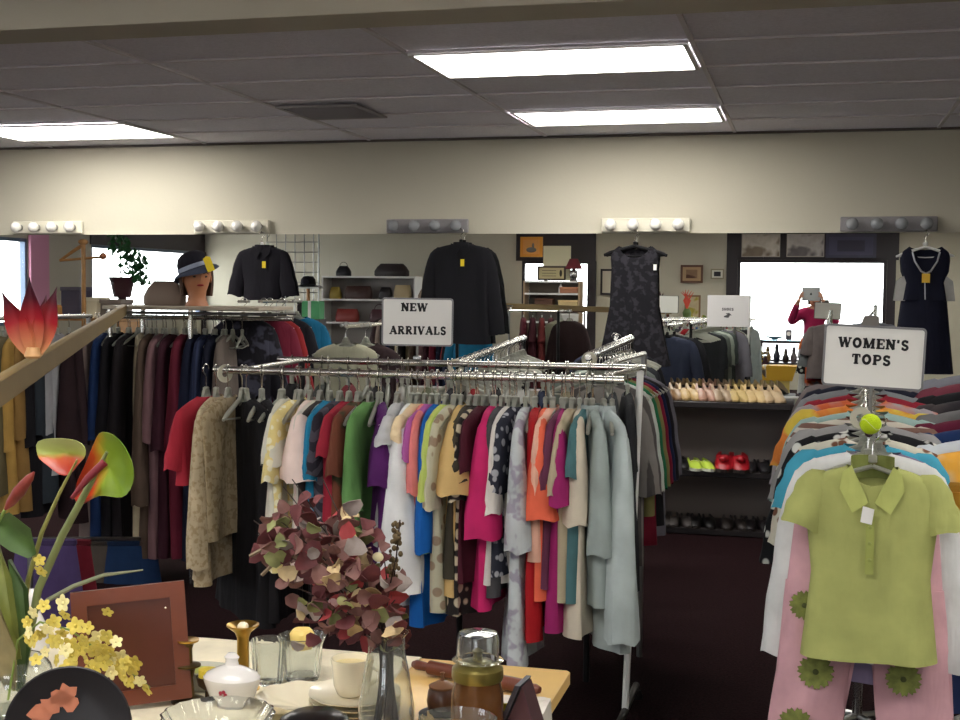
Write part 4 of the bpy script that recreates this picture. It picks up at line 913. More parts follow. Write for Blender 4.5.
# tennis ball on the arm tip and the divider
p=at(870.5,424,3.66); tb=thing('tennis_ball','bright yellow green tennis ball pushed on the tip of the rack arm','ball',p)
MB().ball((0,0,0),.0285,n=24,m=16).build('felt',mat('tennis_felt',(196,224,30),.95,bump=.5,bscale=400),tb)
MB().tube([(.0292*math.cos(t)*math.cos(.5*math.sin(2*t)),.0292*math.sin(t)*math.cos(.5*math.sin(2*t)),.0292*math.sin(.5*math.sin(2*t))) for t in[2*PI*i/40 for i in range(41)]],.0009,5).build('seam',mat('pale_seam',(214,226,150),.8),tb)
divider(Vector((at(861,415,3.80).x,3.80,at(861,418,3.80).z)),math.radians(-6),'round white size divider behind the tennis ball')
p=at(873.5,357,3.80)
ws=sign('sign_holder','white framed sign reading WOMEN\'S TOPS above the lime green polo',p,.278,.178,[("WOMEN'S",-.002,.038,.0275,.97),('TOPS',-.006,-.008,.0275,1.0)],(0,math.radians(2.2),math.radians(-4)),stem=.10,clip=True)
# right hand rack
a3,b3,wr2=fanrack('chrome waterfall rack at the right edge of the picture',988,3.95,4.9,1.235,1.46)
rt=[('t_shirt','cream t shirt with an orange and maroon print, front of the right rack',(204,190,160),.55,.2,.42,(220,160,60),'blotch'),
 ('t_shirt','ice white t shirt behind the cream printed one',(196,204,212),.55,.2,.42,None,None),
 ('t_shirt','deep blue t shirt on the right rack',(26,52,104),.55,.22,.42,None,None),
 ('t_shirt','maroon t shirt on the right rack',(104,24,52),.6,.24,.4,None,None),
 ('t_shirt','pewter grey t shirt with the highest rounded shoulder on the right rack',(112,112,112),.6,.24,.38,None,None),
 ('top','brown grey print top on the right rack',(90,80,78),.6,.24,.38,(50,46,50),'blotch'),
 ('top','black top behind the print top on the right rack',(24,24,28),.6,.3,.35,None,None),
 ('jacket','plum jacket at the back of the right rack',(120,50,66),.6,.3,.35,None,None),
 ('jacket','silvery grey jacket at the very back of the right rack',(120,122,132),.6,.3,.35,None,None)]
for i,(n_,l,c,hem,sl,sp,c2,pt) in enumerate(rt):
    q=a3.lerp(b3,.02+.1*i); rz=math.radians(6+4*math.sin(i*2))
    garment(n_,l,'shirt' if n_=='t_shirt' else n_,c,q,rz,c2,pt,5,'garments on the right rack',(),sw=.46,hem=hem,sl=sl,spread=sp,seed=60+i,th=.045,cb=.04,slw=.07,cuff=.07,fold=.008)
    hanger(q,rz,'clear','clear hangers on the right rack','clear plastic hanger on the right rack')
# lower garments of that rack
for i,(px,py,Y,c,l) in enumerate([(972,492,3.9,(206,140,30),'golden yellow long skirt below the cream printed t shirt'),(966,560,4.05,(44,60,110),'blue patterned skirt behind the golden one'),(955,545,4.15,(140,124,160),'pale violet skirt right of the pink capri trousers')]):
    p=at(px,py,Y); mb=MB(); N=28; rg=[]
    for k in range(8):
        f=k/7; rg.append([((.07+.05*f)*math.cos(2*PI*j/N),(.03+.04*f)*math.sin(2*PI*j/N)+.008*f*math.sin(j*2.2),-.45*f) for j in range(N)])
    mb.loft(rg); o=mb.build('skirt',cloth(c)); o.location=(p.x,p.y,p.z); tag(o,l,'skirt','skirts on the lower arm of the right rack')
    MB().rbox((0,0,.01),(.145,.03,.03),.006).build('waistband',cloth(tuple(int(v*.8) for v in c)),o)
    MB().tube([rel((p.x,p.y,p.z+.03),wr2),rel((wr2.location.x,wr2.location.y,p.z+.05),wr2)],.008,8).build('lower_arm',M_chrome,wr2)
# ------------------------------------------------------------------ shoe rack
RXa=at(628,500,8.6).x; RXb=at(792,500,8.6).x; w_=RXb-RXa; xc=(RXa+RXb)/2
sr=thing('shoe_rack','dark wooden shoe rack with three shelves against the mirror wall','shoe rack',(xc,8.72,0))
DK=mat('dark_laminate',(34,28,30),.45); BK=mat('grey_backboard',(128,118,114),.85)
ZS=[.885,.43,.045]
for z in ZS: MB().rbox((0,0,z-.02),(w_,.46,.04),.004).build('shelf',DK,sr)
MB().box((0,.222,.44),(w_-.02,.012,.86)).build('back_panel',BK,sr,smooth=False)
for s in(-1,1): MB().rbox((s*(w_/2-.012),0,.44),(.024,.46,.86),.003).build('side_panel',DK,sr)
def shoe(label,kind,c,loc,rz,group,cm=None):
    m1=mat('shoe_%d_%d_%d'%c,c,.4,vary=.04); t=thing({'pump':'pump_shoe','flat':'flat_shoe','sneaker':'sneaker','slipper':'slipper'}[kind],label,'shoe',loc,rz,group)
    L=.24; N=16
    def hw_(f): return .036*(.72+.5*math.sin(PI*min(1,f*.9+.05))**1)*(1 if f<.9 else (1-(f-.9)*6.5))
    heel=.05 if kind=='pump' else .006
    def gz(f): return heel*max(0,1-f/.62)**.8 if f<.62 else 0
    so=MB(); rg=[]
    for i in range(11):
        f=i/10; a=max(.008,hw_(f)); y=-L/2+L*f; z=gz(f); th=.006 if kind in('pump','flat') else .018
        rg.append([(-a,-y,z),(a,-y,z),(a,-y,z+th),(-a,-y,z+th)])
    so.loft(rg); so.build('sole',mat('shoe_sole_dark' if kind!='sneaker' else 'shoe_sole_white',(40,32,28) if kind!='sneaker' else (210,210,200),.6),t)
    up=MB(); rg=[]
    open_=.5 if kind!='slipper' else .35
    for i in range(13):
        f=.02+.96*i/12; a=max(.006,hw_(f)*.97); y=-L/2+L*f; z0=gz(f)+.006
        h=(.052 if kind!='slipper' else .085)*(1-.45*f) if f<open_ else (.045 if kind!='slipper' else .075)*(1-((f-open_)/(1-open_))**2)+.008
        inner=f<open_
        ring=[]
        for j in range(N+1):
            an=PI*j/N; ring.append((a*math.cos(an)*(1 if not inner else 1),-y,z0+h*(math.sin(an)**.5 if not inner else min(1,math.sin(an)*3))*(1 if not inner or abs(math.cos(an))>.55 else .35)))
        rg.append(ring)
    up.loft(rg,True,True,closed=False); up.build('upper',m1,t)
    if kind=='pump': MB().tube([(0,L/2-.03,heel+.006),(0,L/2-.022,.0)],[.014,.007],8).build('heel',m1,t)
    if kind=='slipper':
        for ch in t.children: ch.scale=(1.5,1.0,1.15)
        MB().ball((0,-.06,.085),.032,(1,1.0,.7)).build('pompom',m1,t)
    if kind=='sneaker':
        lc=MB()
        for k in range(4): lc.tube([(-.022,-.005-.016*k,.058-.006*k),(.022,-.012-.016*k,.058-.006*k)],.0025,5)
        lc.build('laces',M_tagw,t)
    return t
def pair(px,py,Y,z,kind,c,label,group,rz=0,gap=.09):
    p=at(px,py,Y)
    for s,w in((-1,'left'),(1,'right')): shoe(w+' shoe of the '+label,kind,c,(p.x+s*gap/2,Y,z),rz+s*.08,group)
top_=[(672,(120,92,64),'bronze pumps at the left end of the top shelf'),(689,(164,136,88),'gold pumps second from the left on the top shelf'),(706,(150,112,94),'rose beige pumps on the top shelf'),(722,(140,118,94),'tan striped pumps on the top shelf'),(738,(176,152,98),'pale gold pumps on the top shelf'),(755,(190,164,116),'cream yellow pumps on the top shelf'),(772,(176,152,118),'beige pumps at the right end of the top shelf')]
for px,c,l in top_: pair(px,404,8.62,ZS[0],'pump',c,l,'pale shoes on the top shelf of the shoe rack',.25,.062)
for px,c,k,l in((655,(26,22,24),'flat','black loafers left of the lime sneakers'),(676,(22,20,22),'flat','black flats behind the lime sneakers')): pair(px,470,8.6,ZS[1],k,c,l,'shoes on the middle shelf of the shoe rack',.2,.085)
pair(700,468,8.56,ZS[1],'sneaker',(180,204,70),'lime yellow sneakers on the middle shelf','shoes on the middle shelf of the shoe rack',.35,.075)
pair(732,466,8.56,ZS[1],'slipper',(160,20,32),'puffy bright red slippers on the middle shelf','shoes on the middle shelf of the shoe rack',.1,.10)
pair(757,468,8.6,ZS[1],'flat',(30,27,30),'black pumps right of the red slippers','shoes on the middle shelf of the shoe rack',.1,.085)
pair(774,468,8.6,ZS[1],'flat',(18,18,20),'shiny black flats at the right end of the middle shelf','shoes on the middle shelf of the shoe rack',-.1,.08)
for px,c,l in((660,(48,42,40),'grey brown flats at the left end of the bottom shelf'),(680,(60,54,52),'taupe loafers on the bottom shelf'),(702,(22,20,20),'black mules on the bottom shelf'),(734,(44,38,36),'dark brown strappy shoes on the bottom shelf'),(757,(30,26,28),'black walking shoes at the right end of the bottom shelf')): pair(px,528,8.6,ZS[2],'flat',c,l,'dark shoes on the bottom shelf of the shoe rack',.15,.09)
# ------------------------------------------------------------------ foreground table
TZ=.75
c1=atz(563,682,TZ); c2=atz(150,640,TZ)
xL,xR=-1.95,c1.x; yN,yF=1.75,2.80
LIN=mat('pale_maple_top',(224,184,112),.4,vary=.06,vscale=8)
tb=thing('display_table','long display table with a pale yellow wooden top in the foreground','table',((xL+xR)/2,(yN+yF)/2,0))
MB().rbox((0,0,TZ-.0175),(xR-xL,yF-yN,.035),.004).build('table_top',LIN,tb)
MB().box((0,0,TZ-.08),(xR-xL-.2,yF-yN-.2,.09)).build('apron',M_brownwood,tb,smooth=False)
for sx_ in(-1,1):
    for sy in(-1,1): MB().tube([(sx_*((xR-xL)/2-.09),sy*((yF-yN)/2-.09),0),(sx_*((xR-xL)/2-.09),sy*((yF-yN)/2-.09),TZ-.1)],[.018,.026],10).build('leg',M_brownwood,tb)
# cream cloth over the left part, falling over the far edge, with soft folds
cl=MB(); nx,ny=70,34; x1=atz(412,668,TZ).x; vs=[];fs=[]
for i in range(nx+1):
    for j in range(ny+1):
        x=xL+.02+(x1-xL-.02)*i/nx; v=j/ny*(yF-yN+.42)
        y=yN-.0+v; z=TZ+.003
        z+=.004*max(0,math.sin(9*x+5*y))*math.sin(6*y-3*x)**2
        if y>yF+.004: z=TZ+.003-(y-yF); y=yF+.006+.014*math.sin(26*x)*(TZ-z)/.4
        vs.append((x,y,z))
for i in range(nx):
    for j in range(ny): a=i*(ny+1)+j; fs.append((a,a+1,a+ny+2,a+ny+1))
cm=MB().add(vs,fs); o=cm.build('tablecloth',cloth((232,220,190))); tag(o,'cream tablecloth over the left part of the foreground table under the glassware','tablecloth')
sm=o.modifiers.new('thickness','SOLIDIFY'); sm.thickness=.0025; sm.offset=1
p=atz(548,690,TZ); o=MB().loft([[(-.05,.03,.004),(.035,.04,.004),(.04,-.06,.004),(-.02,-.09,.004)],[(-.03,-.05,.005),(.052,.03,.005),(.056,-.08,.004),(.0,-.12,.004)],[(-.0,-.08,-.02),(.058,.02,-.05),(.062,-.09,-.06),(.03,-.13,-.05)],[(.02,-.09,-.1),(.06,.0,-.14),(.066,-.1,-.15),(.05,-.14,-.13)]]).build('cloth_napkin',cloth((214,206,194))); o.location=(xR-.052,p.y-.1,TZ); tag(o,'white cloth napkin falling over the right corner of the table','napkin')
def tz(px,py): q=atz(px,py,TZ+.004); return Vector((q.x,q.y,TZ+.006))
# --- glassware and china
def glassware(name,label,cat,px,py,prof,mt=M_glass,part='bowl',n=28,wav=0,wn=12,group=None):
    q=tz(px,py); t=thing(name,label,cat,q,0,group)
    MB().lathe(prof,n=n,wav=wav,wn=wn).build(part,mt,t); return t
# votive glass with yellow candle
t=glassware('candle_glass','cut glass tumbler holding a yellow candle behind the cream cups','candle glass',302,681,[(.03,0),(.036,.004),(.04,.03),(.043,.075),(.052,.098),(.049,.099),(.039,.07),(.034,.012),(.0,.01)],wav=.03,wn=14,n=56)
MB().lathe([(.020,.07),(.024,.085),(.026,.104),(.020,.112),(.0,.108)],n=20,wav=.06,wn=5).build('candle',mat('yellow_wax',(236,206,120),.5),t)
t=glassware('glass_tumbler','clear ribbed glass tumbler left of the candle glass','glass',268,684,[(.028,0),(.03,.003),(.034,.05),(.036,.095),(.034,.095),(.03,.05),(.026,.01),(0,.009)],wav=.03,wn=16,n=64)
# gilt trumpet vase
t=glassware('candlestick','gilt candlestick with a flared top behind the white sugar bowl','candlestick',243,690,[(.035,0),(.036,.004),(.018,.012),(.013,.03),(.0125,.11),(.017,.122),(.034,.136),(.034,.139),(.014,.128),(.0,.126)],M_brass,'stem',24)
MB().ball((0,0,.134),.012,(1,1,.8)).build('candle_stub',mat('wax_white',(238,228,200),.5),t)
# white sugar bowl with lid
q=tz(232,712); sb=thing('sugar_bowl','white porcelain sugar bowl with a lid and small red flower','sugar bowl',q)
MB().lathe([(.028,0),(.03,.004),(.028,.008),(.044,.03),(.055,.062),(.056,.07),(.052,.07),(.0,.064)],n=30,sx=1.05,sy=.8).build('bowl',M_porc,sb)
MB().lathe([(.055,.07),(.05,.078),(.03,.088),(.014,.094),(.012,.104),(.015,.11),(.008,.118),(.0,.119)],n=30,sx=1.05,sy=.8).build('lid',M_porc,sb)
fl=MB(); 
for k in range(5): fl.ball((.006*math.cos(k*1.256),-.042,.045+.006*math.sin(k*1.256)),.004,(1,.5,1),8,6)
fl.build('flower_motif',mat('rose_red',(160,40,60),.4),sb)
# dark brass candlestick with drip pan
q=tz(188,703); cs=thing('candlestick','dark brass candlestick with a drip pan beside the brown frame','candlestick',q)
MB().lathe([(.034,0),(.034,.006),(.014,.014),(.011,.05),(.015,.07),(.026,.075),(.026,.078),(.010,.082),(.009,.11),(.012,.12),(.0,.12)],n=24).build('stem',mat('antique_brass',(96,78,44),.35,.9),cs)
MB().lathe([(.01,.12),(.022,.126),(.023,.13),(.01,.128),(0,.128)],n=20).build('drip_pan',M_brass,cs)
# swan dish
q=tz(205,690); sw=thing('swan_dish','white glass swan shaped dish with a raised neck','dish',q)
MB().lathe([(.03,0),(.04,.004),(.06,.03),(.068,.045),(.062,.046),(.05,.03),(.02,.012),(0,.011)],n=28,sx=1.15,sy=.7).build('body',mat('milk_glass',(226,226,214),.15,0,.25),sw)
MB().tube([(-.05,0,.03),(-.066,0,.05),(-.06,0,.075),(-.048,0,.09),(-.05,0,.108),(-.062,0,.11),(-.075,0,.10)],[.014,.012,.010,.009,.010,.009,.004],10).build('neck',mat('milk_glass',(226,226,214),.15,0,.25),sw)
MB().lathe([(.048,.03),(.05,.04),(.0,.042)],n=20,sx=1.1,sy=.6).build('filling',mat('green_yellow_sweets',(188,196,110),.5,vary=.3,vscale=60),sw)
# small brown goblet
q=tz(208,706); gb=thing('goblet','little dark bronze goblet with a yellow candle','goblet',q)
MB().lathe([(.018,0),(.018,.003),(.006,.01),(.006,.03),(.02,.042),(.024,.06),(.021,.06),(0,.05)],n=20).build('cup',mat('dark_bronze',(60,44,30),.35,.8),gb)
MB().lathe([(.019,.052),(.019,.074),(.0,.076)],n=18).build('candle',mat('yellow_wax2',(214,190,60),.5),gb)
# large crystal bowl
q=tz(218,755); cb=thing('crystal_bowl','large clear cut crystal bowl with bright highlights at the bottom edge','bowl',q)
MB().lathe([(.05,0),(.055,.005),(.075,.03),(.095,.06),(.102,.075),(.098,.076),(.088,.06),(.065,.03),(.04,.012),(0,.01)],n=72,wav=.02,wn=18).build('bowl',M_glass,cb)
# cup on stacked plates
q=tz(356,717); 
pr=[(.035,0),(.04,.003),(.06,.006),(.082,.014),(.084,.017),(.06,.010),(.0,.007)]
pl=None
for k in range(4):
    loc=(q.x,q.y,q.z+.011*k); 
    lab=['lowest cream plate of the stack under the cup','second cream plate from the bottom of the stack','third cream plate from the bottom of the stack','top cream plate of the stack, directly under the cup'][k]
    o=MB().lathe([(r_*1.12,z) for r_,z in pr],n=36,wav=.015,wn=10).build('plate',M_cream); o.location=loc; tag(o,lab,'plate','cream plates stacked under the cup')
cp=thing('cup','cream ceramic cup on the stack of plates','cup',(q.x-.012,q.y,q.z+.042))
MB().lathe([(.022,0),(.026,.003),(.033,.02),(.037,.06),(.0395,.074),(.037,.074),(.033,.06),(.028,.02),(0,.012)],n=28).build('bowl',M_cream,cp)
MB().lathe([(.001,.060),(.0355,.060),(.0355,.063),(.001,.064)],n=24).build('candle',mat('vanilla_wax',(232,214,160),.6),cp)
MB().tube([(.036,0,.058),(.056,0,.052),(.058,0,.034),(.034,0,.022)],.0045,8).build('handle',M_cream,cp)
q=tz(308,716); o=MB().lathe([(.03,0),(.04,.003),(.07,.012),(.09,.03),(.092,.033),(.07,.017),(.0,.007)],n=60,wav=.05,wn=9).build('scalloped_dish',M_cream); o.location=q+Vector((-.02,.02,0)); tag(o,'wide cream scalloped dish left of the plate stack','dish')
# black round box / hat crown at the bottom edge
q=tz(314,790); bk_=thing('round_box','round black lacquered box at the bottom edge below the cups','box',q)
MB().lathe([(.062,0),(.064,.004),(.064,.10),(.058,.12),(.04,.130),(0,.132)],n=36).build('body',mat('black_lacquer',(14,12,14),.3,coat=.2),bk_)
MB().lathe([(.0655,.092),(.0655,.1),(.0640,.1)],n=36).build('rim',mat('dark_gold_rim',(70,56,36),.4,.6),bk_)
# black plate with orange flowers on a stand
q=tz(70,790); dp=thing('decorative_plate','black round plate painted with orange flowers standing at the lower left','plate',q); dp.rotation_euler=(0,0,math.radians(24))
M=Matrix.Translation((0,0,.104))@Matrix.Rotation(math.radians(80),4,'X')@Matrix.Scale(.87,4)
MB().lathe([(.06,0),(.085,.006),(.118,.016),(.120,.019),(.117,.021),(.083,.011),(.06,.006),(.0,.005)],n=44,M=M).build('plate',mat('black_glaze',(20,15,18),.45),dp)
ORG=mat('orange_paint',(176,104,72),.5,vary=.15,vscale=30); fm_=MB(); Rr=random.Random(9)
for (x,y,s) in((-.055,.03,.02),(-.035,.045,.018),(-.02,.06,.016),(-.005,.065,.02),(.002,.048,.016),(-.06,.005,.018),(-.075,-.01,.016),(.01,-.01,.014),(.03,-.03,.02),(-.03,-.03,.02)):
    pts=[]
    for k in range(10): rr=s*(1+.25*math.sin(k*2.7+x*90)); pts.append(Vector((x+rr*math.cos(k*.628),y+rr*math.sin(k*.628),.0125)))
    vs=pts+[v-Vector((0,0,.001)) for v in pts]; fm_.add(vs,[tuple(range(10)),tuple(range(10,20))[::-1]]+[(j,10+j,10+(j+1)%10,(j+1)%10) for j in range(10)],M)
fm_.build('flower_painting',ORG,dp,smooth=False)
MB().tube([(-.05,-.02,.004),(0,.06,.004),(.05,-.02,.004)],.003,6).build('stand',M_blacksat,dp)
# brown wooden tray / frame standing on edge
q=tz(128,714); A_=at(69,600,q.y+.05); B_=at(183,591,q.y); w2=.222; h2=(B_.z-TZ-.006)*.93
fr=thing('wooden_tray','reddish brown wooden tray with a raised border standing on edge behind the yellow orchids','tray',(q.x,q.y+.03,TZ+.014)); fr.rotation_euler=(math.radians(-8),math.radians(-3.5),math.radians(30))
RB=mat('red_brown_wood',(88,42,28),.35,vary=.14,vscale=9,coat=.25)
MB().rbox((0,.004,h2/2),(w2-.02,.010,h2-.02),.002).build('panel',RB,fr)
f_=MB(); e=.03
f_.prism([(-w2/2,0),(w2/2,0),(w2/2-e,e),(-w2/2+e,e)],.02); f_.prism([(-w2/2,h2),(-w2/2+e,h2-e),(w2/2-e,h2-e),(w2/2,h2)],.02)
f_.prism([(-w2/2,0),(-w2/2+e,e),(-w2/2+e,h2-e),(-w2/2,h2)],.02); f_.prism([(w2/2,0),(w2/2,h2),(w2/2-e,h2-e),(w2/2-e,e)],.02)
f_.build('frame_border',mat('red_brown_wood_light',(108,54,34),.35,vary=.12,vscale=9,coat=.25),fr)
MB().ball((w2/2-.04,-.012,h2-.05),.003).build('screw',M_chrome,fr)
MB().rbox((0,.05,h2*.3),(.05,.09,.004),.001).build('easel_back',RB,fr)
# white bird figurine bottle
q=tz(32,668); wb=thing('bird_figurine','white porcelain bird figurine between the anthurium stems and the frame','figurine',(q.x,q.y,q.z))
MB().lathe([(.03,0),(.036,.01),(.04,.05),(.036,.09),(.022,.12),(.016,.14),(.018,.15),(.017,.165),(.008,.175),(0,.176)],n=24,sx=1,sy=.8).build('body',M_porc,wb)
MB().tube([(.012,0,.158),(.034,-.004,.150)],[.007,.002],8).build('beak',M_porc,wb)
# rolling pin
a=atz(413,664,TZ+.018); b=atz(540,690,TZ+.018); md=(a+b)/2; d=b-a; L=d.length
rp=thing('rolling_pin','long dark wooden rolling pin at the back edge of the table','rolling pin',(md.x,md.y,TZ+.018)); rp.rotation_euler=(0,0,math.atan2(d.y,d.x))
MB().tube([(-L*.36,0,0),(L*.36,0,0)],.016,14).build('roller',M_brownwood,rp)
for s in(-1,1): MB().tube([(s*L*.36,0,0),(s*L*.40,0,0),(s*L*.47,0,0),(s*L*.5,0,0)],[.007,.010,.011,.007],10).build('handle',M_brownwood,rp)
# amber storage jar with lid
q=tz(477,742); js=thing('storage_jar','brown glazed jar under a clear glass dome lid right of the bouquet','jar',q)
AMB=mat('brown_glaze',(96,62,34),.25,vary=.15,vscale=20,coat=.4)
MB().lathe([(.042,0),(.047,.006),(.050,.04),(.049,.09),(.044,.115),(.046,.128),(.040,.137),(.0,.137)],n=30).build('body',AMB,js)
MB().lathe([(.0465,.118),(.049,.124),(.048,.140),(.030,.152),(.010,.154),(.008,.166),(.011,.172),(.0,.178)],n=30).build('lid',mat('olive_brass',(132,120,64),.3,.6),js)
MB().lathe([(.0485,.155),(.0400,.156),(.0395,.195),(.036,.206),(.0,.210),(.0,.2065),(.034,.203),(.0365,.193),(.037,.158)],n=30,cap0=False).build('glass_dome',M_glass,js)
# small pot with a knob
q=tz(442,716); sp_=thing('lidded_pot','small dark brown lidded pot with a thin knob on a dark saucer','pot',q)
PB=mat('dark_brown_glaze',(74,46,34),.35,coat=.2)
MB().lathe([(.045,0),(.047,.004),(.03,.006),(.0,.006)],n=28).build('saucer',mat('black_glaze2',(30,24,20),.4),sp_)
MB().lathe([(.022,.006),(.028,.012),(.031,.03),(.028,.05),(.024,.056),(.0,.056)],n=26).build('body',PB,sp_)
MB().lathe([(.026,.056),(.027,.06),(.012,.068),(.004,.07),(.003,.082),(.005,.086),(.0,.088)],n=22).build('lid',mat('light_brown_glaze',(120,84,60),.4),sp_)
# glass compote
q=tz(457,800); gc=thing('glass_compote','clear glass bowl on a foot at the bottom edge in front of the brown jar','bowl',q)
MB().lathe([(.04,0),(.042,.004),(.010,.012),(.008,.05),(.02,.062),(.05,.085),(.062,.115),(.066,.135),(.063,.136),(.058,.115),(.045,.088),(.0,.07)],n=56,wav=.012,wn=14).build('bowl',M_glass,gc)
MB().lathe([(.056,.115),(.04,.105),(.0,.1)],n=24,cap0=True).build('potpourri',mat('potpourri_brown',(120,92,50),.9,vary=.5,vscale=70,bump=.8,bscale=60),gc)
# tent of a dark book with a yellow label
q=tz(524,738); bo=thing('hardback_book','dark plum hardback book standing open like a tent with a yellow label','book',q); hb_=at(516,680,q.y).z-TZ-.006
MB().prism([(-.052,0),(-.042,0),(.002,hb_),(-.008,hb_)],.07).build('cover',mat('dark_slate_cover',(54,52,62),.5),bo)
MB().prism([(-.040,0),(.040,0),(.004,hb_-.003)],.055).build('cover',mat('plum_cover',(70,40,50),.5),bo)
bo.rotation_euler=(0,0,-.1)
q2=tz(494,735); o=MB().prism([(-.03,0),(.012,0),(.035,.055),(.0,.05)],.003).build('yellow_card',mat('bright_yellow_card',(222,206,40),.6)); o.location=q2+Vector((.0,.02,0)); o.rotation_euler=(-.15,0,.1); tag(o,'bright yellow card leaning on the dark book','card')
# ------------------------------------------------------------------ vase with the dried bouquet
q=tz(386,757); YV=q.y
topz=at(386,632,YV).z-q.z
va=thing('glass_vase','clear glass vase with a rounded belly holding the dried bouquet','vase',q)
H=topz
MB().lathe([(.028,0),(.040,.006),(.050,.04),(.051,.09),(.042,.15),(.034,.19),(.033,.22),(.040,H),(.0385,H),(.0315,.22),(.0325,.19),(.0405,.15),(.0485,.09),(.047,.042),(.036,.012),(0,.01)],n=36).build('body',M_glass,va)
bq=thing('dried_bouquet','bouquet of dusty red and brown dried leaves on dark stems in the glass vase','flower arrangement',(q.x,q.y,q.z+.014))
st=MB(); Rr=random.Random(12)
neck=Vector((0,0,.2))
tips=[]
for i in range(26):
    px=Rr.gauss(335,34); py=Rr.gauss(570,36)
    if i<6: px=Rr.uniform(250,300); py=Rr.uniform(478,540)
    if px>402: px=395
    tips.append((px,py))
for i,(px,py) in enumerate(tips):
    tp_=at(px,py,YV+Rr.uniform(-.07,.07))-bq.location; a0=i*2.4
    base=Vector((.03*math.cos(a0),.022*math.sin(a0),.0)); nk=neck+Vector((.014*math.cos(a0+2),.014*math.sin(a0+2),0))
    st.tube([base,base.lerp(nk,.5),nk,nk.lerp(tp_,.5)+Vector((0,0,.02)),tp_],[.0022,.0022,.002,.0015,.001],6)
st.build('stems',mat('dark_stem',(44,26,20),.6),bq)
groups=[('burgundy_leaves',(92,42,44),120),('mauve_leaves',(112,76,70),100),('rose_petals',(150,56,58),24),('tan_leaves',(180,156,116),30),('olive_leaves',(122,124,78),24),('grey_leaves',(142,130,124),26)]
def cloud():
    u_=Rr.random()
    if u_<.55: px,py=Rr.gauss(350,27),Rr.gauss(588,30)
    elif u_<.8: px,py=Rr.gauss(318,24),Rr.gauss(545,24)
    elif u_<.93: px,py=Rr.uniform(262,315),Rr.uniform(500,560)
    else: px,py=Rr.gauss(385,12),Rr.gauss(625,14)
    if px>404: px=404-(px-404)*.5
    if py>645: py=640
    return px,py
for nm,c,cnt in groups:
    mb=MB()
    for i in range(cnt):
        px,py=cloud(); pt=at(px,py,YV+Rr.uniform(-.10,.09))-bq.location; s=Rr.uniform(.011,.020)
        M=Matrix.Translation(pt)@Matrix.Rotation(Rr.uniform(-.9,.9),4,'Z')@Matrix.Rotation(Rr.uniform(-1.1,1.1),4,'X')@Matrix.Rotation(Rr.uniform(0,6.28),4,'Y')
        rg=[]
        N=10
        for (f,dz) in((0.02,.003),(.5,.0018),(1,-.001)):
            rg.append([(s*f*math.cos(2*PI*j/N)*1.05*(1+.16*math.sin(3*j*.628+i)),-.004*f*f*math.sin(2*2*PI*j/N+i)-.002*f,s*f*math.sin(2*PI*j/N)*.9*(1+.16*math.sin(3*j*.628+i))) for j in range(N)])
        rg2=[[(x,y+.0012,z) for x,y,z in r_] for r_ in rg[::-1]]
        mb.loft(rg+rg2,True,True,M)
    o=mb.build(nm,mat(nm,c,.75,vary=.28,vscale=30),bq); o['kind']='stuff'
# olive seed spike at the right of the bouquet, pale seed heads
sk_=MB()
for i in range(70):
    f=Rr.random(); px=398-8*f+Rr.gauss(0,3.2*(1.2-.6*(1-f))); py=522+80*f; pt=at(px,py,YV-.01+Rr.uniform(-.008,.008))-bq.location
    sk_.ball(pt,Rr.uniform(.0025,.0052),(1,1,1.2),7,5)
o=sk_.build('seed_spike',mat('olive_seed',(92,76,48),.8),bq); o['kind']='stuff'
st2=MB().tube([at(400,520,YV-.01)-bq.location,at(392,600,YV-.01)-bq.location,Vector((.01,0,.2))],.0014,6).build('spike_stem',mat('dark_stem',(44,26,20),.6),bq)
for (px,py,c) in((342,601,(206,204,140)),(350,604,(196,200,130)),(333,603,(200,160,160)),(314,608,(140,140,146)),(347,521,(214,190,140)),(352,538,(232,206,140)),(378,557,(240,228,180))):
    MB().ball(at(px,py,YV-.06)-bq.location,.009,(1.15,.5,.95),12,8).build('seed_head',mat('seed_%d_%d_%d'%c,c,.6),bq)
# long side twigs reaching left
for (pts,c) in(([(250,556),(270,545),(300,560)],0),([(262,575),(285,552),(320,565)],0)):
    MB().tube([at(x,y,YV-.02)-bq.location for x,y in pts],[.0035,.0045,.002],6).build('twig',mat('pale_twig',(120,104,84),.7),bq)
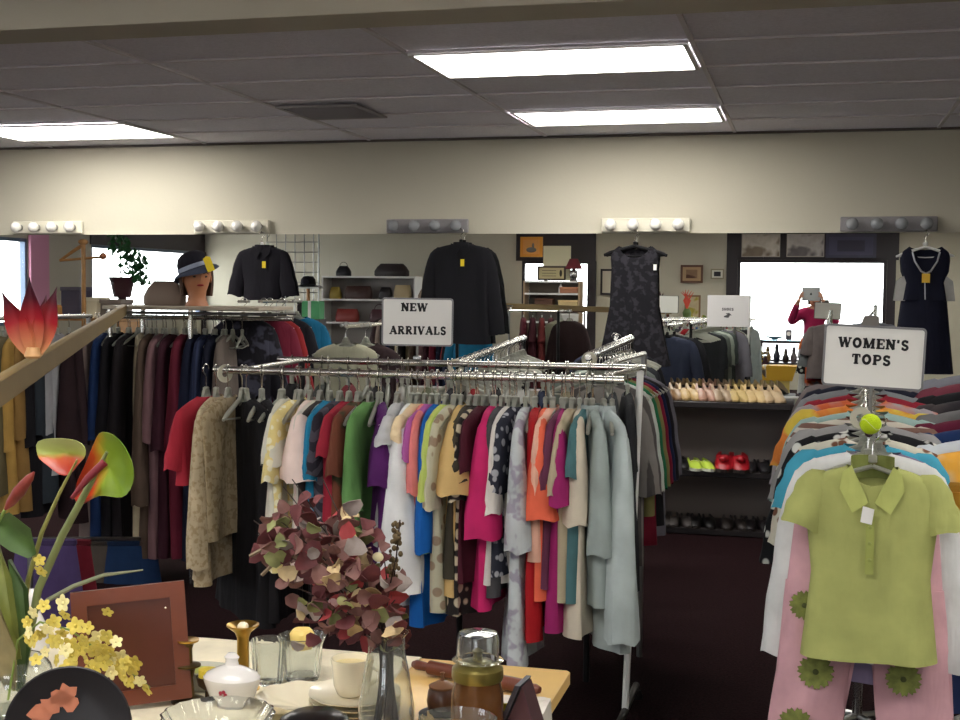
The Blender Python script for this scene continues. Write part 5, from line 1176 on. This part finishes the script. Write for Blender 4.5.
# ------------------------------------------------------------------ anthurium and orchids, left foreground
q=tz(16,716); YA=q.y
pv=thing('glass_fishbowl','clear round glass bowl with water at the lower left under the green stems','bowl',q)
MB().lathe([(.03,0),(.05,.006),(.072,.04),(.076,.07),(.066,.1),(.055,.115),(.053,.114),(.063,.098),(.0725,.07),(.069,.042),(.046,.012),(0,.01)],n=32).build('body',M_glass,pv)
an=thing('anthurium','artificial anthurium with two red and green spathes on long stems','plant',(q.x,q.y,q.z+.02))
AN1=ramp2('anthurium_spathe',[(0,(150,26,18)),(.35,(180,62,24)),(.5,(160,140,40)),(.62,(124,146,44)),(1,(104,130,38))],'X',.32,-.048,.045,.25)
AN2=ramp2('anthurium_spathe_pale',[(0,(146,20,18)),(.42,(176,70,26)),(.62,(150,158,70)),(1,(172,180,112))],'Z',.32,-.026,.026,.25)
def spathe(mt,px,py,outline,depth,bulge,Y,rz=0):
    """cupped petal: outline in pixels around (px,py)"""
    c=at(px,py,Y); sc=(at(px+10,py,Y)-c).length/10; N=len(outline); rings=[]
    for f in(.03,.35,.7,.92,1.0):
        rings.append([((x-px)*sc*f,bulge*(1-f*f)+.006*math.sin(j*1.3)*f,-(y-py)*sc*f) for j,(x,y) in enumerate(outline)])
    back=[[(x,y+.003,z) for x,y,z in r_] for r_ in rings[::-1]]
    mb=MB().loft(rings+back,True,True); o=mb.build('spathe',mt,an); o.location=c-an.location; o.rotation_euler=(0,0,rz)
    m_=o.modifiers.new('smooth','SUBSURF'); m_.levels=1; m_.render_levels=1
    return c
R1=[(101,434),(112,437),(124,447),(134,462),(136,474),(130,488),(120,496),(110,494),(100,492),(90,498),(78,505),(70,500),(75,482),(84,470),(92,452),(95,440)]
c1_=spathe(AN1,104,468,R1,.0,.02,YA-.06)
R2=[(34,443),(50,440),(70,440),(84,443),(88,450),(84,458),(76,462),(70,474),(60,474),(48,464),(36,460),(34,452)]
c2_=spathe(AN2,62,454,R2,.0,.016,YA-.03)
GR=mat('anthurium_green',(116,138,64),.45,vary=.12,vscale=20)
def stem(pts,r,mt,par=an,nm='stem'):
    MB().tube([p_-par.location for p_ in pts],r,10).build(nm,mt,par)
stem([at(107,452,YA-.075),at(88,488,YA-.07),at(62,536,YA-.05),at(38,590,YA-.03),at(20,690,YA)],[.003,.0065,.0075,.008,.008],mat('pale_green_stem',(116,124,76),.5))
stem([at(77,460,YA-.05),at(60,492,YA-.04),at(42,532,YA-.02),at(28,580,YA),at(14,690,YA)],[.002,.0035,.0045,.005,.005],mat('olive_stem',(140,138,74),.5))
# spadix on the right bloom
MB().tube([at(105,462,YA-.075)-an.location,at(88,478,YA-.09)-an.location,at(72,498,YA-.095)-an.location],[.008,.007,.004],10).build('spadix',mat('spadix_maroon',(112,24,34),.5),an)
# bud
bd=at(20,490,YA-.05)
mb=MB(); a_=at(5,510,YA-.05)-an.location; b__=at(34,472,YA-.05)-an.location
mb.tube([a_,a_.lerp(b__,.2),a_.lerp(b__,.5),a_.lerp(b__,.85),b__],[.002,.009,.0125,.008,.002],12); mb.build('bud',mat('bud_red_orange',(128,48,38),.5,vary=.3,vscale=30),an)
stem([at(5,510,YA-.05),at(-6,530,YA-.04),at(0,600,YA-.02),at(8,690,YA)],.0035,GR)
# broad leaves
def leaf(pts,Y,wd,mt,nm='leaf'):
    P=[at(x,y,Y+dy) for x,y,dy in pts]; mb=MB(); n=len(P); rows=[]
    for i,p_ in enumerate(P):
        t=(P[min(i+1,n-1)]-P[max(i-1,0)]).normalized(); s=t.cross(Vector((0,-1,0))).normalized(); w__=wd*math.sin(PI*(i+.25)/(n-.4))**.8 if i<n-1 else .001
        rows.append([p_-s*w__,p_-s*w__*.5+Vector((0,.006,0)),p_+Vector((0,.010,0)),p_+s*w__*.5+Vector((0,.006,0)),p_+s*w__])
    ring=[r_+[v+Vector((0,.0015,0)) for v in r_[::-1]] for r_ in rows]
    mb.loft([[v-an.location for v in r_] for r_ in ring]); mb.build(nm,mt,an)
GL=mat('leaf_green',(66,90,42),.45,vary=.3,vscale=18); GL2=mat('leaf_yellow_green',(112,118,54),.45,vary=.25,vscale=18)
leaf([(32,556,0),(20,540,-.01),(4,528,-.01),(-14,522,0)],YA-.04,.035,GL)
leaf([(18,660,0),(8,620,-.01),(2,580,-.01),(-4,545,0)],YA-.05,.022,GL2)
leaf([(20,690,0),(24,640,-.02),(20,590,-.03),(8,560,-.02)],YA-.02,.018,GL)
leaf([(10,690,0),(2,650,-.02),(-6,600,-.03)],YA-.06,.03,mat('leaf_mauve_green',(132,120,84),.5,vary=.25,vscale=18))
# slender arching leaf
q=tz(30,712)
stem([at(12,660,YA-.02),at(28,618,YA-.02),at(48,600,YA-.0),at(74,586,YA+.03),at(104,575,YA+.05),at(143,570,YA+.08)],[.003,.0042,.0045,.0045,.0038,.0015],mat('arching_leaf',(126,128,100),.5),nm='arching_leaf')
# yellow orchids
oc=thing('orchid_spray','spray of yellow orchid blossoms trailing right toward the brown frame','flower spray',(q.x,q.y-.05,q.z+.02))
YEL=mat('yellow_petal',(206,186,84),.55,vary=.2,vscale=40); PAL=mat('pale_yellow_petal',(232,220,158),.55,vary=.1,vscale=40)
path=[(8,700),(18,640),(40,622),(70,630),(98,650),(120,662),(136,676),(150,688)]
MB().tube([at(x,y,YA-.07)-oc.location for x,y in path],.0022,6).build('stem',GR,oc)
Rr=random.Random(31)
spots=[(34,612),(44,606),(28,622),(56,618),(66,614),(48,628),(62,632),(76,626),(88,628),(84,640),(98,636),(108,636),(72,644),(94,650),(110,650),(116,642),(104,662),(118,664),(88,660),(122,672),(46,652),(36,660),(72,656),(132,668),(136,662),(140,680),(148,688),(132,682),(30,640),(108,611),(64,603),(30,632),(36,640),(54,622),(60,642),(66,650),(80,650),(86,644),(98,644),(102,656),(112,658),(40,634),(76,662),(58,660),(126,664),(112,672),(94,668),(126,676),(42,570),(40,560),(120,656),(54,640),(68,668)]
mbs={'y':MB(),'p':MB()}
for i,(px,py) in enumerate(spots):
    pt=at(px,py,YA-.09+Rr.uniform(-.03,.03))-oc.location; r0=Rr.uniform(.011,.017); M0=Matrix.Translation(pt)@Matrix.Rotation(Rr.uniform(-.7,.7),4,'Z')@Matrix.Rotation(Rr.uniform(-.6,.6),4,'X')@Matrix.Rotation(Rr.uniform(0,6),4,'Y')
    mb=mbs['p' if i%5==0 or i==31 or i==30 else 'y']
    for k in range(5):
        M=M0@Matrix.Rotation(2*PI*k/5,4,'Y')@Matrix.Rotation(.35,4,'X')
        mb.loft([[(x_*r0,y_*r0,z_*r0) for x_,y_,z_ in((-.05,0,.05),(.05,0,.05),(.05,.06,.05),(-.05,.06,.05))],[(x_*r0,y_*r0,z_*r0) for x_,y_,z_ in((-.42,-.1,.55),(.42,-.1,.55),(.42,-.03,.55),(-.42,-.03,.55))],[(x_*r0,y_*r0,z_*r0) for x_,y_,z_ in((-.3,.05,.95),(.3,.05,.95),(.3,.1,.95),(-.3,.1,.95))],[(x_*r0,y_*r0,z_*r0) for x_,y_,z_ in((-.05,.12,1.1),(.05,.12,1.1),(.05,.16,1.1),(-.05,.16,1.1))]],True,True,M)
    mb.ball(M0@Vector((0,-.003,0)),r0*.22,(1,1,1),8,6)
mbs['y'].build('yellow_blossoms',YEL,oc)['kind']='stuff'; mbs['p'].build('pale_blossoms',PAL,oc)['kind']='stuff'
# ------------------------------------------------------------------ things the mirror shows: the front of the shop
def wallpic(name,label,cat,px0,py0,px1,py1,Yv,frame_c,art,mt_c=None,bw=.035,group=None,standing=False):
    a=rv(px0,py0,Yv); b=rv(px1,py1,Yv); w_=abs(b.x-a.x); h_=abs(a.z-b.z); c=(a+b)/2
    t=thing(name,label,cat,(c.x,c.y,c.z),0,group); F_=mat('frame_%d_%d_%d'%frame_c,frame_c,.45)
    f_=MB()
    if bw>0:
        for s in(-1,1): f_.box((s*(w_/2-bw/2),0,0),(bw,.025,h_)); f_.box((0,0,s*(h_/2-bw/2)),(w_-2*bw,.025,bw))
        f_.build('frame',F_,t,smooth=False)
    if mt_c: MB().box((0,.004,0),(w_-2*bw,.008,h_-2*bw)).build('mount',mat('mount_%d_%d_%d'%mt_c,mt_c,.8),t,smooth=False); k=.62
    else: k=1
    MB().box((0,.008 if mt_c else .004,0),((w_-2*bw)*k,.008,(h_-2*bw)*k)).build('print',art,t,smooth=False)
    return t
def art(name,c,c2,sc): return cloth(c,c2,'blotch',sc)
FY=21.93
wallpic('framed_picture','small brown framed picture on the yellow wall above the flower pot','picture',681,265,703,283,FY,(96,62,44),art('a',(150,116,88),(90,62,50),4),(176,146,112))
wallpic('framed_picture','smallest framed picture with a white mount, left of the big window','picture',711,269,724,279,FY,(150,140,116),mat('dark_print',(42,40,46),.6),(226,224,210),.02)
wallpic('framed_picture','dark framed white picture partly behind the floral dress','picture',601,269,616,295,FY,(34,26,30),mat('white_print',(196,188,170),.7),None,.035)
PRL=['left of three prints above the big window, pale with brown leaves','middle of three prints above the big window, grey swirl','right of three prints above the big window, dark with a double border']
for i,(x0,x1,c,c2) in enumerate(((742,780,(196,186,170),(130,116,100)),(787,824,(180,172,164),(110,104,104)))):
    wallpic('print',PRL[i],'print',x0,234,x1,257,21.86,(170,160,150),art('p',c,c2,3),None,.012)
t=wallpic('print',PRL[2],'print',826,234,876,258,21.86,(58,56,78),mat('navy_print',(50,48,66),.6),(76,74,96),.05)
# unit with shelves before the narrow window
def U(px,py,Yv): return rv(px,py,Yv)
ua,ub=U(527,318,21.2),U(580,318,21.2); uw=ub.x-ua.x; uxc=(ua.x+ub.x)/2
un=thing('shelving_unit','white shelving unit in front of the narrow window behind the photographer, seen in the mirror','shelf',(uxc,-3.2,0))
zs_=[U(550,281,21.2).z,U(550,293,21.2).z,U(550,307,21.2).z,U(550,321,21.2).z,U(550,335,21.2).z,.3]
for i,z in enumerate(zs_): MB().box((0,0,z-.015),(uw,.36,.03)).build('shelf',M_white,un,smooth=False)
for s in(-1,1): MB().box((s*(uw/2+.012),0,zs_[0]/2),(.024,.36,zs_[0])).build('side_panel',mat('unit_beige',(176,150,120),.6),un,smooth=False)
MB().box((0,-.186,zs_[0]/2),(uw,.01,zs_[0])).build('back_panel',mat('unit_back',(120,110,100),.7),un,smooth=False)
for (px,w__,h__,k,c,l) in((545,.3,.14,1,(90,60,46),'dark brown box on the second shelf of the mirrored white unit'),(570,.3,.1,0,(176,120,90),'orange brown box on the upper shelf of the mirrored white unit'),(569,.32,.12,1,(206,180,130),'cream and orange box on the second shelf of the mirrored white unit'),(570,.34,.13,2,(190,188,184),'pale grey box on the third shelf of the mirrored white unit'),(548,.36,.16,2,(70,60,54),'wide dark basket on the third shelf of the mirrored white unit'),(560,.4,.15,3,(66,60,56),'dark low box on the fourth shelf of the mirrored white unit')):
    z=zs_[k+1] if k<4 else zs_[k]; x=rv(px,300,21.1).x
    t=thing('storage_box',l,'box',(x,-3.12,z),0); MB().rbox((0,0,h__/2),(w__,.22,h__),.008).build('body',mat('box_%d_%d_%d'%c,c,.7),t); MB().rbox((0,0,h__-.012),(w__+.012,.232,.024),.004).build('lid',mat('boxl_%d_%d_%d'%c,tuple(min(255,int(v*1.15)) for v in c),.7),t)
t=thing('small_bottle','pale small bottle on the upper shelf of the mirrored white unit','bottle',(rv(561,300,21.1).x,-3.1,zs_[1])); MB().lathe([(.035,0),(.04,.01),(.038,.09),(.015,.13),(.015,.16)],n=14,cap1=True).build('body',M_porc,t)
# framed sign, canvas, lamp on top of the unit
t=wallpic('framed_sign','framed cream sign with a dark ornament standing on the mirrored white unit','picture',538,266,566,280.6,21.15,(66,52,40),mat('cream_panel',(196,180,136),.7),None,.03)
mb=MB(); mb.ball((.16,.014,.0),.045,(.5,.2,1.3)); 
for k in range(3): mb.box((-.04,.012,.045-.045*k),(.24,.004,.008))
mb.build('ornament',mat('dark_ornament',(60,48,36),.6),t)
wallpic('canvas','plain cream canvas behind the framed sign, on the mirrored white unit','canvas',544,246,571,280.8,21.3,(220,214,176),mat('cream_canvas',(222,214,180),.8),None,0)
t=wallpic('framed_picture','orange framed picture with a grey shape high above the mirrored white unit','picture',521,237,543,257,21.5,(226,150,50),mat('orange_art',(230,160,84),.7),None,.05)
mb=MB(); mb.ball((0,.014,-.05),.09,(1,.1,.5)); mb.ball((.03,.014,.02),.04,(.5,.1,1.2)); mb.build('grey_shape',mat('grey_paint',(120,112,104),.7),t)
q=rv(574,281,21.1); lm=thing('table_lamp','silver table lamp with a dark red shade on the mirrored white unit','lamp',(q.x,-3.1,zs_[0]))
MB().lathe([(.06,0),(.065,.01),(.05,.03),(.075,.1),(.06,.17),(.02,.2),(.012,.24)],n=20,cap1=True).build('base',mat('mercury_glass',(170,168,166),.2,.8),lm)
MB().lathe([(.15,.2),(.07,.37),(.066,.37),(.146,.2)],n=24,cap0=False).build('lamp_shade',mat('wine_shade',(104,30,40),.8),lm)
# handbag shelves by the front wall
ha,hb2=rv(328,276,20.6),rv(418,276,20.6); hw2=hb2.x-ha.x; hz=ha.z
hs=thing('handbag_shelf','white open shelf unit of handbags, seen in the mirror left of the black blazer','shelf',((ha.x+hb2.x)/2,-2.6,0))
hzs=[hz,rv(370,299,20.6).z,rv(370,322,20.6).z,rv(370,345,20.6).z,.2]
for z in hzs: MB().box((0,0,z-.015),(hw2,.4,.03)).build('shelf',M_white,hs,smooth=False)
for s in(-1,1): MB().box((s*(hw2/2+.012),0,hz/2),(.024,.4,hz)).build('side_panel',M_white,hs,smooth=False)
MB().box((0,-.205,hz/2),(hw2,.01,hz)).build('back_panel',mat('shelf_grey',(150,144,142),.7),hs,smooth=False)
def hbx(px,k,l,c,w_,h_,handle=True,slope=.75): handbag('handbag',l,(rv(px,276,20.6).x,-2.52,hzs[k]),.08,w_,h_,.16,mat('bag_%d_%d_%d'%c,c,.5),handle,slope)
hbx(346,0,'black knotted handbag at the left on top of the mirrored handbag shelf',(26,24,28),.26,.17,True,.6)
hbx(394,0,'wide dark brown handbag at the right on top of the mirrored handbag shelf',(44,34,34),.62,.21,False,.7)
hbx(338,1,'yellow patterned small handbag on the upper mirrored shelf',(150,126,50),.2,.2,False)
hbx(361,1,'dark brown wide handbag on the upper mirrored shelf',(66,42,36),.5,.22,False,.9)
hbx(388,1,'black small handbag on the upper mirrored shelf',(30,26,28),.22,.2,False)
hbx(405,1,'light tan handbag on the upper mirrored shelf',(176,156,120),.3,.24,False,.9)
hbx(350,2,'brick red handbag on the lower mirrored shelf',(128,44,36),.42,.22,False,.9)
hbx(382,2,'dark wine handbag on the lower mirrored shelf',(66,30,36),.34,.22,True,.8)
# wire grid panel with a black hat on a stand
ga,gb_=rv(268,234,20.4),rv(319.5,270,20.4); gw=gb_.x-ga.x
gp=thing('wire_grid_panel','dark wire grid display panel seen in the mirror right of the short black jacket','grid panel',((ga.x+gb_.x)/2,-2.4,0)); gt=ga.z+.03
for i in range(int(gw/.17)+1): MB().tube([(-gw/2+i*.17,0,0.02),(-gw/2+i*.17,0,gt)],.009,6).build('wire',M_dullchrome,gp)
k=0
while .1+k*.17<gt: MB().tube([(-gw/2,.01,gt-k*.17),(gw/2,.01,gt-k*.17)],.009,6).build('wire',M_dullchrome,gp); k+=1
MB().tube([(gw/2,0,0),(gw/2,0,gt)],.016,8).build('edge_post',M_dullchrome,gp)
for s in(-1,1): MB().box((s*gw/2,0,.02),(.05,.5,.04)).build('foot',M_dullchrome,gp,smooth=False)
q=rv(309,284,19.9); tbk=thing('display_stand','wooden stand under the black hat seen in the mirror','stand',(q.x,-1.9,0)); MB().box((0,0,q.z-.06),(.5,.3,.03)).build('top',M_white,tbk,smooth=False); MB().tube([(0,0,0),(0,0,q.z-.07)],.03,10).build('post',M_wood,tbk); MB().box((0,0,.02),(.4,.3,.04)).build('base',M_wood,tbk,smooth=False)
t=thing('felt_hat','black felt hat with a bow seen in the mirror beside the wire grid','hat',(q.x,-1.9,q.z-.045)); MB().lathe([(.24,0),(.2,.02),(.13,.03),(.12,.12),(.08,.17),(0,.18)],n=26).build('crown',cloth((20,18,24)),t); MB().ball((.0,.13,.08),.05,(1.4,.4,1)).build('bow',cloth((34,32,44)),t)
# green carton
q=rv(313,310,18.6); t=thing('gift_box','green gift box with a white ribbon seen in the mirror below the black hat','box',(q.x,-.6,0)); 
MB().box((0,0,(q.z-.14)/2),(.36,.26,q.z-.14)).build('pedestal',mat('pedestal_grey',(90,84,84),.8),t,smooth=False); MB().rbox((0,0,q.z),(.32,.22,.28),.006).build('box',mat('gift_green',(88,170,112),.6),t); MB().box((0,0,q.z),(.05,.226,.286)).build('ribbon',M_tagw,t,smooth=False)
# red dress forms on a rack near the narrow window
rr_=thing('clothes_rack','clothes rack of dark red garments seen in the mirror below the narrow window','clothes rack',(rv(538,330,17.2).x,.8+.3,0))
xq=rv(524,330,17).x; xw=rv(570,330,17).x
xq,xw=min(xq,xw),max(xq,xw)
for i,c in enumerate(((74,16,28),(58,14,24),(96,30,30),(70,24,30),(48,18,24),(84,40,36))):
    q=Vector((xq+(xw-xq)*i/5,1.0,1.34-(0 if i>0 else 0)))
    garment('dress',['burgundy dress','oxblood dress','brick dress','wine dress','black cherry dress','russet dress'][i]+' on the rack mirrored below the narrow window','dress',c,q,math.radians(75),None,None,12,'red dresses in the mirrored rack',(),sw=.42,hem=1.0,sl=.3,seed=230+i,th=.04,cb=.05)
    hanger(q,math.radians(75),'clear','clear hangers in the mirrored red rack','clear plastic hanger in the mirrored rack of red dresses')
MB().tube([(xq-.2-rr_.location.x,1.0-rr_.location.y,1.34),(xw+.2-rr_.location.x,1.0-rr_.location.y,1.34)],.012,8).build('rail',M_chrome,rr_)
for x in(xq-.2,xw+.2): MB().tube([(x-rr_.location.x,1.0-rr_.location.y,1.34),(x-rr_.location.x,1.0-rr_.location.y,0)],.014,8).build('post',M_dullchrome,rr_)
# white ledge with leaning pictures and a flower pot
la,lb=rv(658,320,21.5),rv(712,320,21.5)
lg=thing('white_counter','white counter top below the small pictures, seen in the mirror','counter',((la.x+lb.x)/2,-3.5,0)); lw_=lb.x-la.x
MB().box((0,0,la.z-.02),(lw_+.1,.5,.04)).build('top',M_white,lg,smooth=False); MB().box((0,0,(la.z-.04)/2),(lw_,.42,la.z-.04)).build('body',mat('counter_beige',(150,142,124),.7),lg,smooth=False)
wallpic('leaning_picture','wooden framed picture leaning on the mirrored white counter behind the red flower','picture',685,295,700.5,318.5,21.6,(120,92,62),art('z',(186,168,130),(150,140,60),5),None,.03)
q=rv(687,319,21.2); t=thing('potted_flower','red pointed flower in a green pot on the mirrored white counter','plant',(q.x,-3.2,la.z))
for k in range(6): MB().tube([(0,0,.2),(.04*math.cos(k)*1.2,0,.33),(.11*math.sin((k-2.5)*.5),.02,.52-.02*abs(k-2.5))],[.012,.018,.003],8).build('petal',mat('flower_red_orange',(196,70,48),.5),t)
MB().lathe([(.05,0),(.07,.12),(.075,.13),(.04,.2)],n=16,cap1=True).build('pot',mat('green_pot',(90,110,60),.5),t)
q=rv(711,301,21.9); t=MB().rbox((0,0,0),(.06,.02,.17),.004).build('light_switch',mat('switch_dark',(70,64,56),.5)); t.location=(q.x,YF+.012,q.z); tag(t,'dark wall switch left of the big window','switch')
# glass table with yellow chest before the big window
ta,tb2=rv(760,339,20),rv(806,339,20); gx=(ta.x+tb2.x)/2; gz_=ta.z
gt_=thing('glass_display_table','dark framed glass display table before the big window, seen in the mirror','table',(gx,-2,0)); gw=tb2.x-ta.x
MB().box((0,0,gz_-.006),(gw,.5,.012)).build('glass_top',mat('sea_glass',(180,214,220),.05,0,.7),gt_,smooth=False)
fr=MB()
for s in(-1,1): fr.box((s*gw/2,0,gz_-.03),(.035,.5,.04)); fr.box((0,s*.25,gz_-.03),(gw,.035,.04))
fr.build('frame',M_dark,gt_,smooth=False)
for s in(-1,1):
    for s2 in(-1,1): MB().box((s*(gw/2-.02),s2*.23,gz_/2),(.035,.035,gz_)).build('leg',M_dark,gt_,smooth=False)
z5=rv(780,362,20).z; MB().box((0,0,z5-.012),(gw,.46,.024)).build('lower_shelf',M_dark,gt_,smooth=False)
for i,(px,h_,c,l) in enumerate(((768,.2,(150,120,60),'brass figurine'),(777,.24,(40,46,60),'dark blue vase'),(786,.17,(50,40,36),'black jug'),(794,.2,(110,100,104),'grey urn'))):
    t=thing('ornament',l+' on the lower shelf of the mirrored glass table','ornament',(rv(px,350,20).x,-1.95,z5)); MB().lathe([(.03,0),(.04,.01),(.055,h_*.4),(.025,h_*.75),(.03,h_)],n=16,cap1=True).build('body',mat('orn_%d'%i,c,.3,coat=.2),t); MB().ball((0,0,h_+.015),.024).build('top',mat('orn_%d'%i,c,.3),t)
q=rv(789,330,20); t=thing('ornament','small dark framed clock on top of the mirrored glass table','clock',(q.x,-1.95,gz_)); MB().rbox((0,0,.075),(.09,.05,.15),.01).build('case',mat('clock_grey',(84,80,92),.4),t); MB().lathe([(.032,0),(.032,.004)],n=18,M=Matrix.Translation((0,.03,.09))@Matrix.Rotation(-PI/2,4,'X'),cap1=True).build('face',M_porc,t)
q=rv(775,334,20); t=thing('glass_dish','pale blue glass dish on the left of the mirrored glass table','dish',(q.x,-1.95,gz_)); MB().lathe([(.04,0),(.05,.01),(.13,.035),(.14,.05),(.13,.05),(.04,.02),(0,.015)],n=24).build('bowl',mat('blue_glass',(150,190,210),.1,0,.5),t)
q=rv(777,380,19.2); yc=thing('yellow_chest','yellow painted chest with a flared top seen in the mirror','chest',(q.x,-1.2,0)); za=rv(777,365,19.2).z; zb_=rv(777,380,19.2).z
MB().loft([[(-.22,-.16,zb_),(.22,-.16,zb_),(.22,.16,zb_),(-.22,.16,zb_)],[(-.28,-.19,za),(.28,-.19,za),(.28,.19,za),(-.28,.19,za)]]).build('top_box',mat('mustard_paint',(206,162,50),.5),yc,smooth=False)
MB().box((0,0,zb_/2),(.36,.28,zb_)).build('body',mat('cream_yellow_paint',(206,184,106),.5),yc,smooth=False)
# ------------------------------------------------------------------ the photographer, seen in the mirror
def skin(name,verts,edges,radii,mt,parent=None,sub=2):
    me=bpy.data.meshes.new(name); me.from_pydata([tuple(v) for v in verts],edges,[]); o=bpy.data.objects.new(name,me); COL.objects.link(o)
    if parent is not None: o.parent=parent
    m_=o.modifiers.new('skin','SKIN'); m_.use_smooth_shade=True
    for i,sv in enumerate(me.skin_vertices[0].data):
        r_=radii[i]; sv.radius=(r_,r_) if not isinstance(r_,tuple) else r_; sv.use_root=(i==0)
    s=o.modifiers.new('sub','SUBSURF'); s.levels=sub; s.render_levels=sub
    me.materials.append(mt); return o
SKN=mat('person_skin',(206,150,122),.55); PNK=cloth((178,30,84)); JN=cloth((52,56,74))
px0=-.02; bx_=.05   # body stands slightly right of the tablet, chest behind it
pe=thing('person','person in a magenta long sleeved top holding up a tablet, seen in the mirror','person',(bx_,-.42,0))
def P(x,y,z): return Vector((x-bx_,y+.42,z))
V=[P(.05,-.42,.93),P(.05,-.43,1.10),P(.05,-.44,1.25),P(.05,-.43,1.36),P(.05,-.41,1.43),P(.05,-.39,1.50),
   P(-.12,-.43,1.345),P(-.27,-.34,1.20),P(-.20,-.18,1.42),P(-.15,-.10,1.53),
   P(.22,-.43,1.345),P(.35,-.34,1.19),P(.22,-.18,1.42),P(.15,-.10,1.53),
   P(-.05,-.42,.88),P(-.06,-.41,.50),P(-.07,-.43,.10),P(-.08,-.33,.05),
   P(.15,-.42,.88),P(.16,-.41,.50),P(.17,-.43,.10),P(.19,-.33,.05)]
E_=[(0,1),(1,2),(2,3),(3,4),(4,5),(3,6),(6,7),(7,8),(8,9),(3,10),(10,11),(11,12),(12,13),(0,14),(14,15),(15,16),(16,17),(0,18),(18,19),(19,20),(20,21)]
RD=[(.15,.105),(.125,.095),(.15,.11),(.115,.085),.05,.048,.06,.045,.036,.026,.06,.045,.036,.026,(.095,.09),.06,.042,.034,(.095,.09),.06,.042,.034]
body=skin('body',V,E_,RD,SKN,pe)
# clothes follow the body
top_g=skin('top',[V[0]+Vector((0,0,.02)),V[1],V[2],V[3],V[6],V[7],V[8].lerp(V[9],.5),V[10],V[11],V[12].lerp(V[13],.5),V[3]+Vector((0,0,.035))],[(0,1),(1,2),(2,3),(3,4),(4,5),(5,6),(3,7),(7,8),(8,9),(3,10)],[(.168,.122),(.142,.11),(.170,.130),(.145,.112),.085,.062,.044,.085,.062,.044,(.085,.075)],PNK,pe)
jn=skin('trousers',[V[0]-Vector((0,0,.0)),V[14],V[15],V[16],V[18],V[19],V[20]],[(0,1),(1,2),(2,3),(0,4),(4,5),(5,6)],[(.16,.115),(.108,.1),.075,.062,(.108,.1),.075,.062],JN,pe)
for k in(17,21): MB().ball(V[k]+Vector((0,.02,.0)),.05,(.95,2.2,.95)).build('shoe',M_blacksat,pe)
# head with features
hd=MB(); N=24; cx_=P(.05,-.37,1.43); rg=[]
for(z,a,b_) in((0,.03,.03),(.012,.046,.05),(.035,.058,.068),(.06,.066,.08),(.09,.071,.088),(.12,.073,.092),(.15,.070,.09),(.18,.058,.075),(.2,.036,.05),(.21,.01,.015)):
    ring=[]
    for j in range(N):
        th=2*PI*j/N; x=a*math.cos(th); y=b_*math.sin(th); f=max(0,math.sin(th))**6
        y+=f*(.016*math.exp(-((z-.085)/.012)**2)*math.exp(-(x/.011)**2)+.005*math.exp(-((z-.05)/.008)**2)-.005*math.exp(-((z-.11)/.01)**2))
        ring.append(cx_+Vector((x,y,z)))
    rg.append(ring)
hd.loft(rg); hd.build('head',SKN,pe)
for s in(-1,1):
    MB().ball(cx_+Vector((s*.027,.083,.108)),.010,(1.1,.5,.6)).build('eye',mat('eye_dark',(40,30,26),.3),pe)
    MB().ball(cx_+Vector((s*.074,0,.10)),.02,(.35,.7,1.2)).build('ear',SKN,pe)
MB().ball(cx_+Vector((0,.086,.052)),.016,(1.3,.4,.4)).build('lips',mat('person_lips',(160,70,70),.45),pe)
hr=MB(); rg=[]
for k in range(8):
    f=k/7; z=.222-.20*f; r_=(.03+.062*min(1,f*3)**.6); ring=[]
    span=360 if k<2 else 250
    for j in range(22):
        a=math.radians(-90-span/2+span*j/21); ring.append(cx_+Vector((r_*math.cos(a),-.006+(r_+.018*min(1,f*2))*math.sin(a),z)))
    inner=[cx_+(v-cx_)*1.0+Vector((-(v-cx_).x*.13,-(v-cx_).y*.13,0)) for v in ring][::-1]; rg.append(ring+inner)
hr.loft(rg); hr.build('hair',mat('brown_hair',(96,66,48),.6),pe)
# hands: palm, four curled fingers and a thumb holding each end of the tablet
TW,TH_=.242,.186
for s in(-1,1):
    w0=P(s*.15,-.10,1.53); pm=P(s*.137,-.062,1.575)
    vs=[w0,pm]; es=[(0,1)]; rd=[.022,(.026,.015)]
    for k in range(4):
        b0=len(vs); zz=1.555+.018*k; kn=P(s*.134,-.045,zz)
        vs+=[kn,P(s*.129,-.020,zz+.008),P(s*(.112-.002*abs(k-1.5)),-.008,zz+.011),P(s*(.098-.003*abs(k-1.5)),-.006,zz+.012)]
        es+=[(1,b0),(b0,b0+1),(b0+1,b0+2),(b0+2,b0+3)]; rd+=[.0095,.0085,.0078,.0068]
    b0=len(vs); vs+=[P(s*.128,-.060,1.552),P(s*.112,-.048,1.566),P(s*.096,-.040,1.58)]; es+=[(1,b0),(b0,b0+1),(b0+1,b0+2)]; rd+=[.012,.010,.008]
    skin('hand',vs,es,rd,SKN,pe)
tab=thing('tablet','silver tablet held up in both hands before the face, seen in the mirror','tablet',(0,-.026,1.60))
MB().rbox((0,0,0),(TW,.009,TH_),.004).build('body',mat('silver_aluminium',(176,178,180),.35,.7),tab)
MB().box((0,-.0052,0),(TW-.03,.001,TH_-.03)).build('screen',mat('screen_dark',(30,32,36),.15),tab,smooth=False)
lgm=MB(); lgm.ball((0,.0048,-.002),.0135,(1,.06,1.05)); lgm.ball((.005,.0048,.016),.0045,(.6,.15,1)); lgm.build('emblem',mat('emblem_black',(24,24,26),.3),tab)
MB().lathe([(.004,0),(.004,.0006)],n=14,M=Matrix.Translation((-.105,.0046,.078))@Matrix.Rotation(-PI/2,4,'X'),cap1=True).build('camera_lens',M_black,tab)
# ------------------------------------------------------------------ look
scene.view_settings.view_transform='Standard'; scene.view_settings.look='None'; scene.view_settings.gamma=1
scene.view_settings.exposure=.52
try: scene.view_settings.use_curve_mapping=False
except Exception: pass
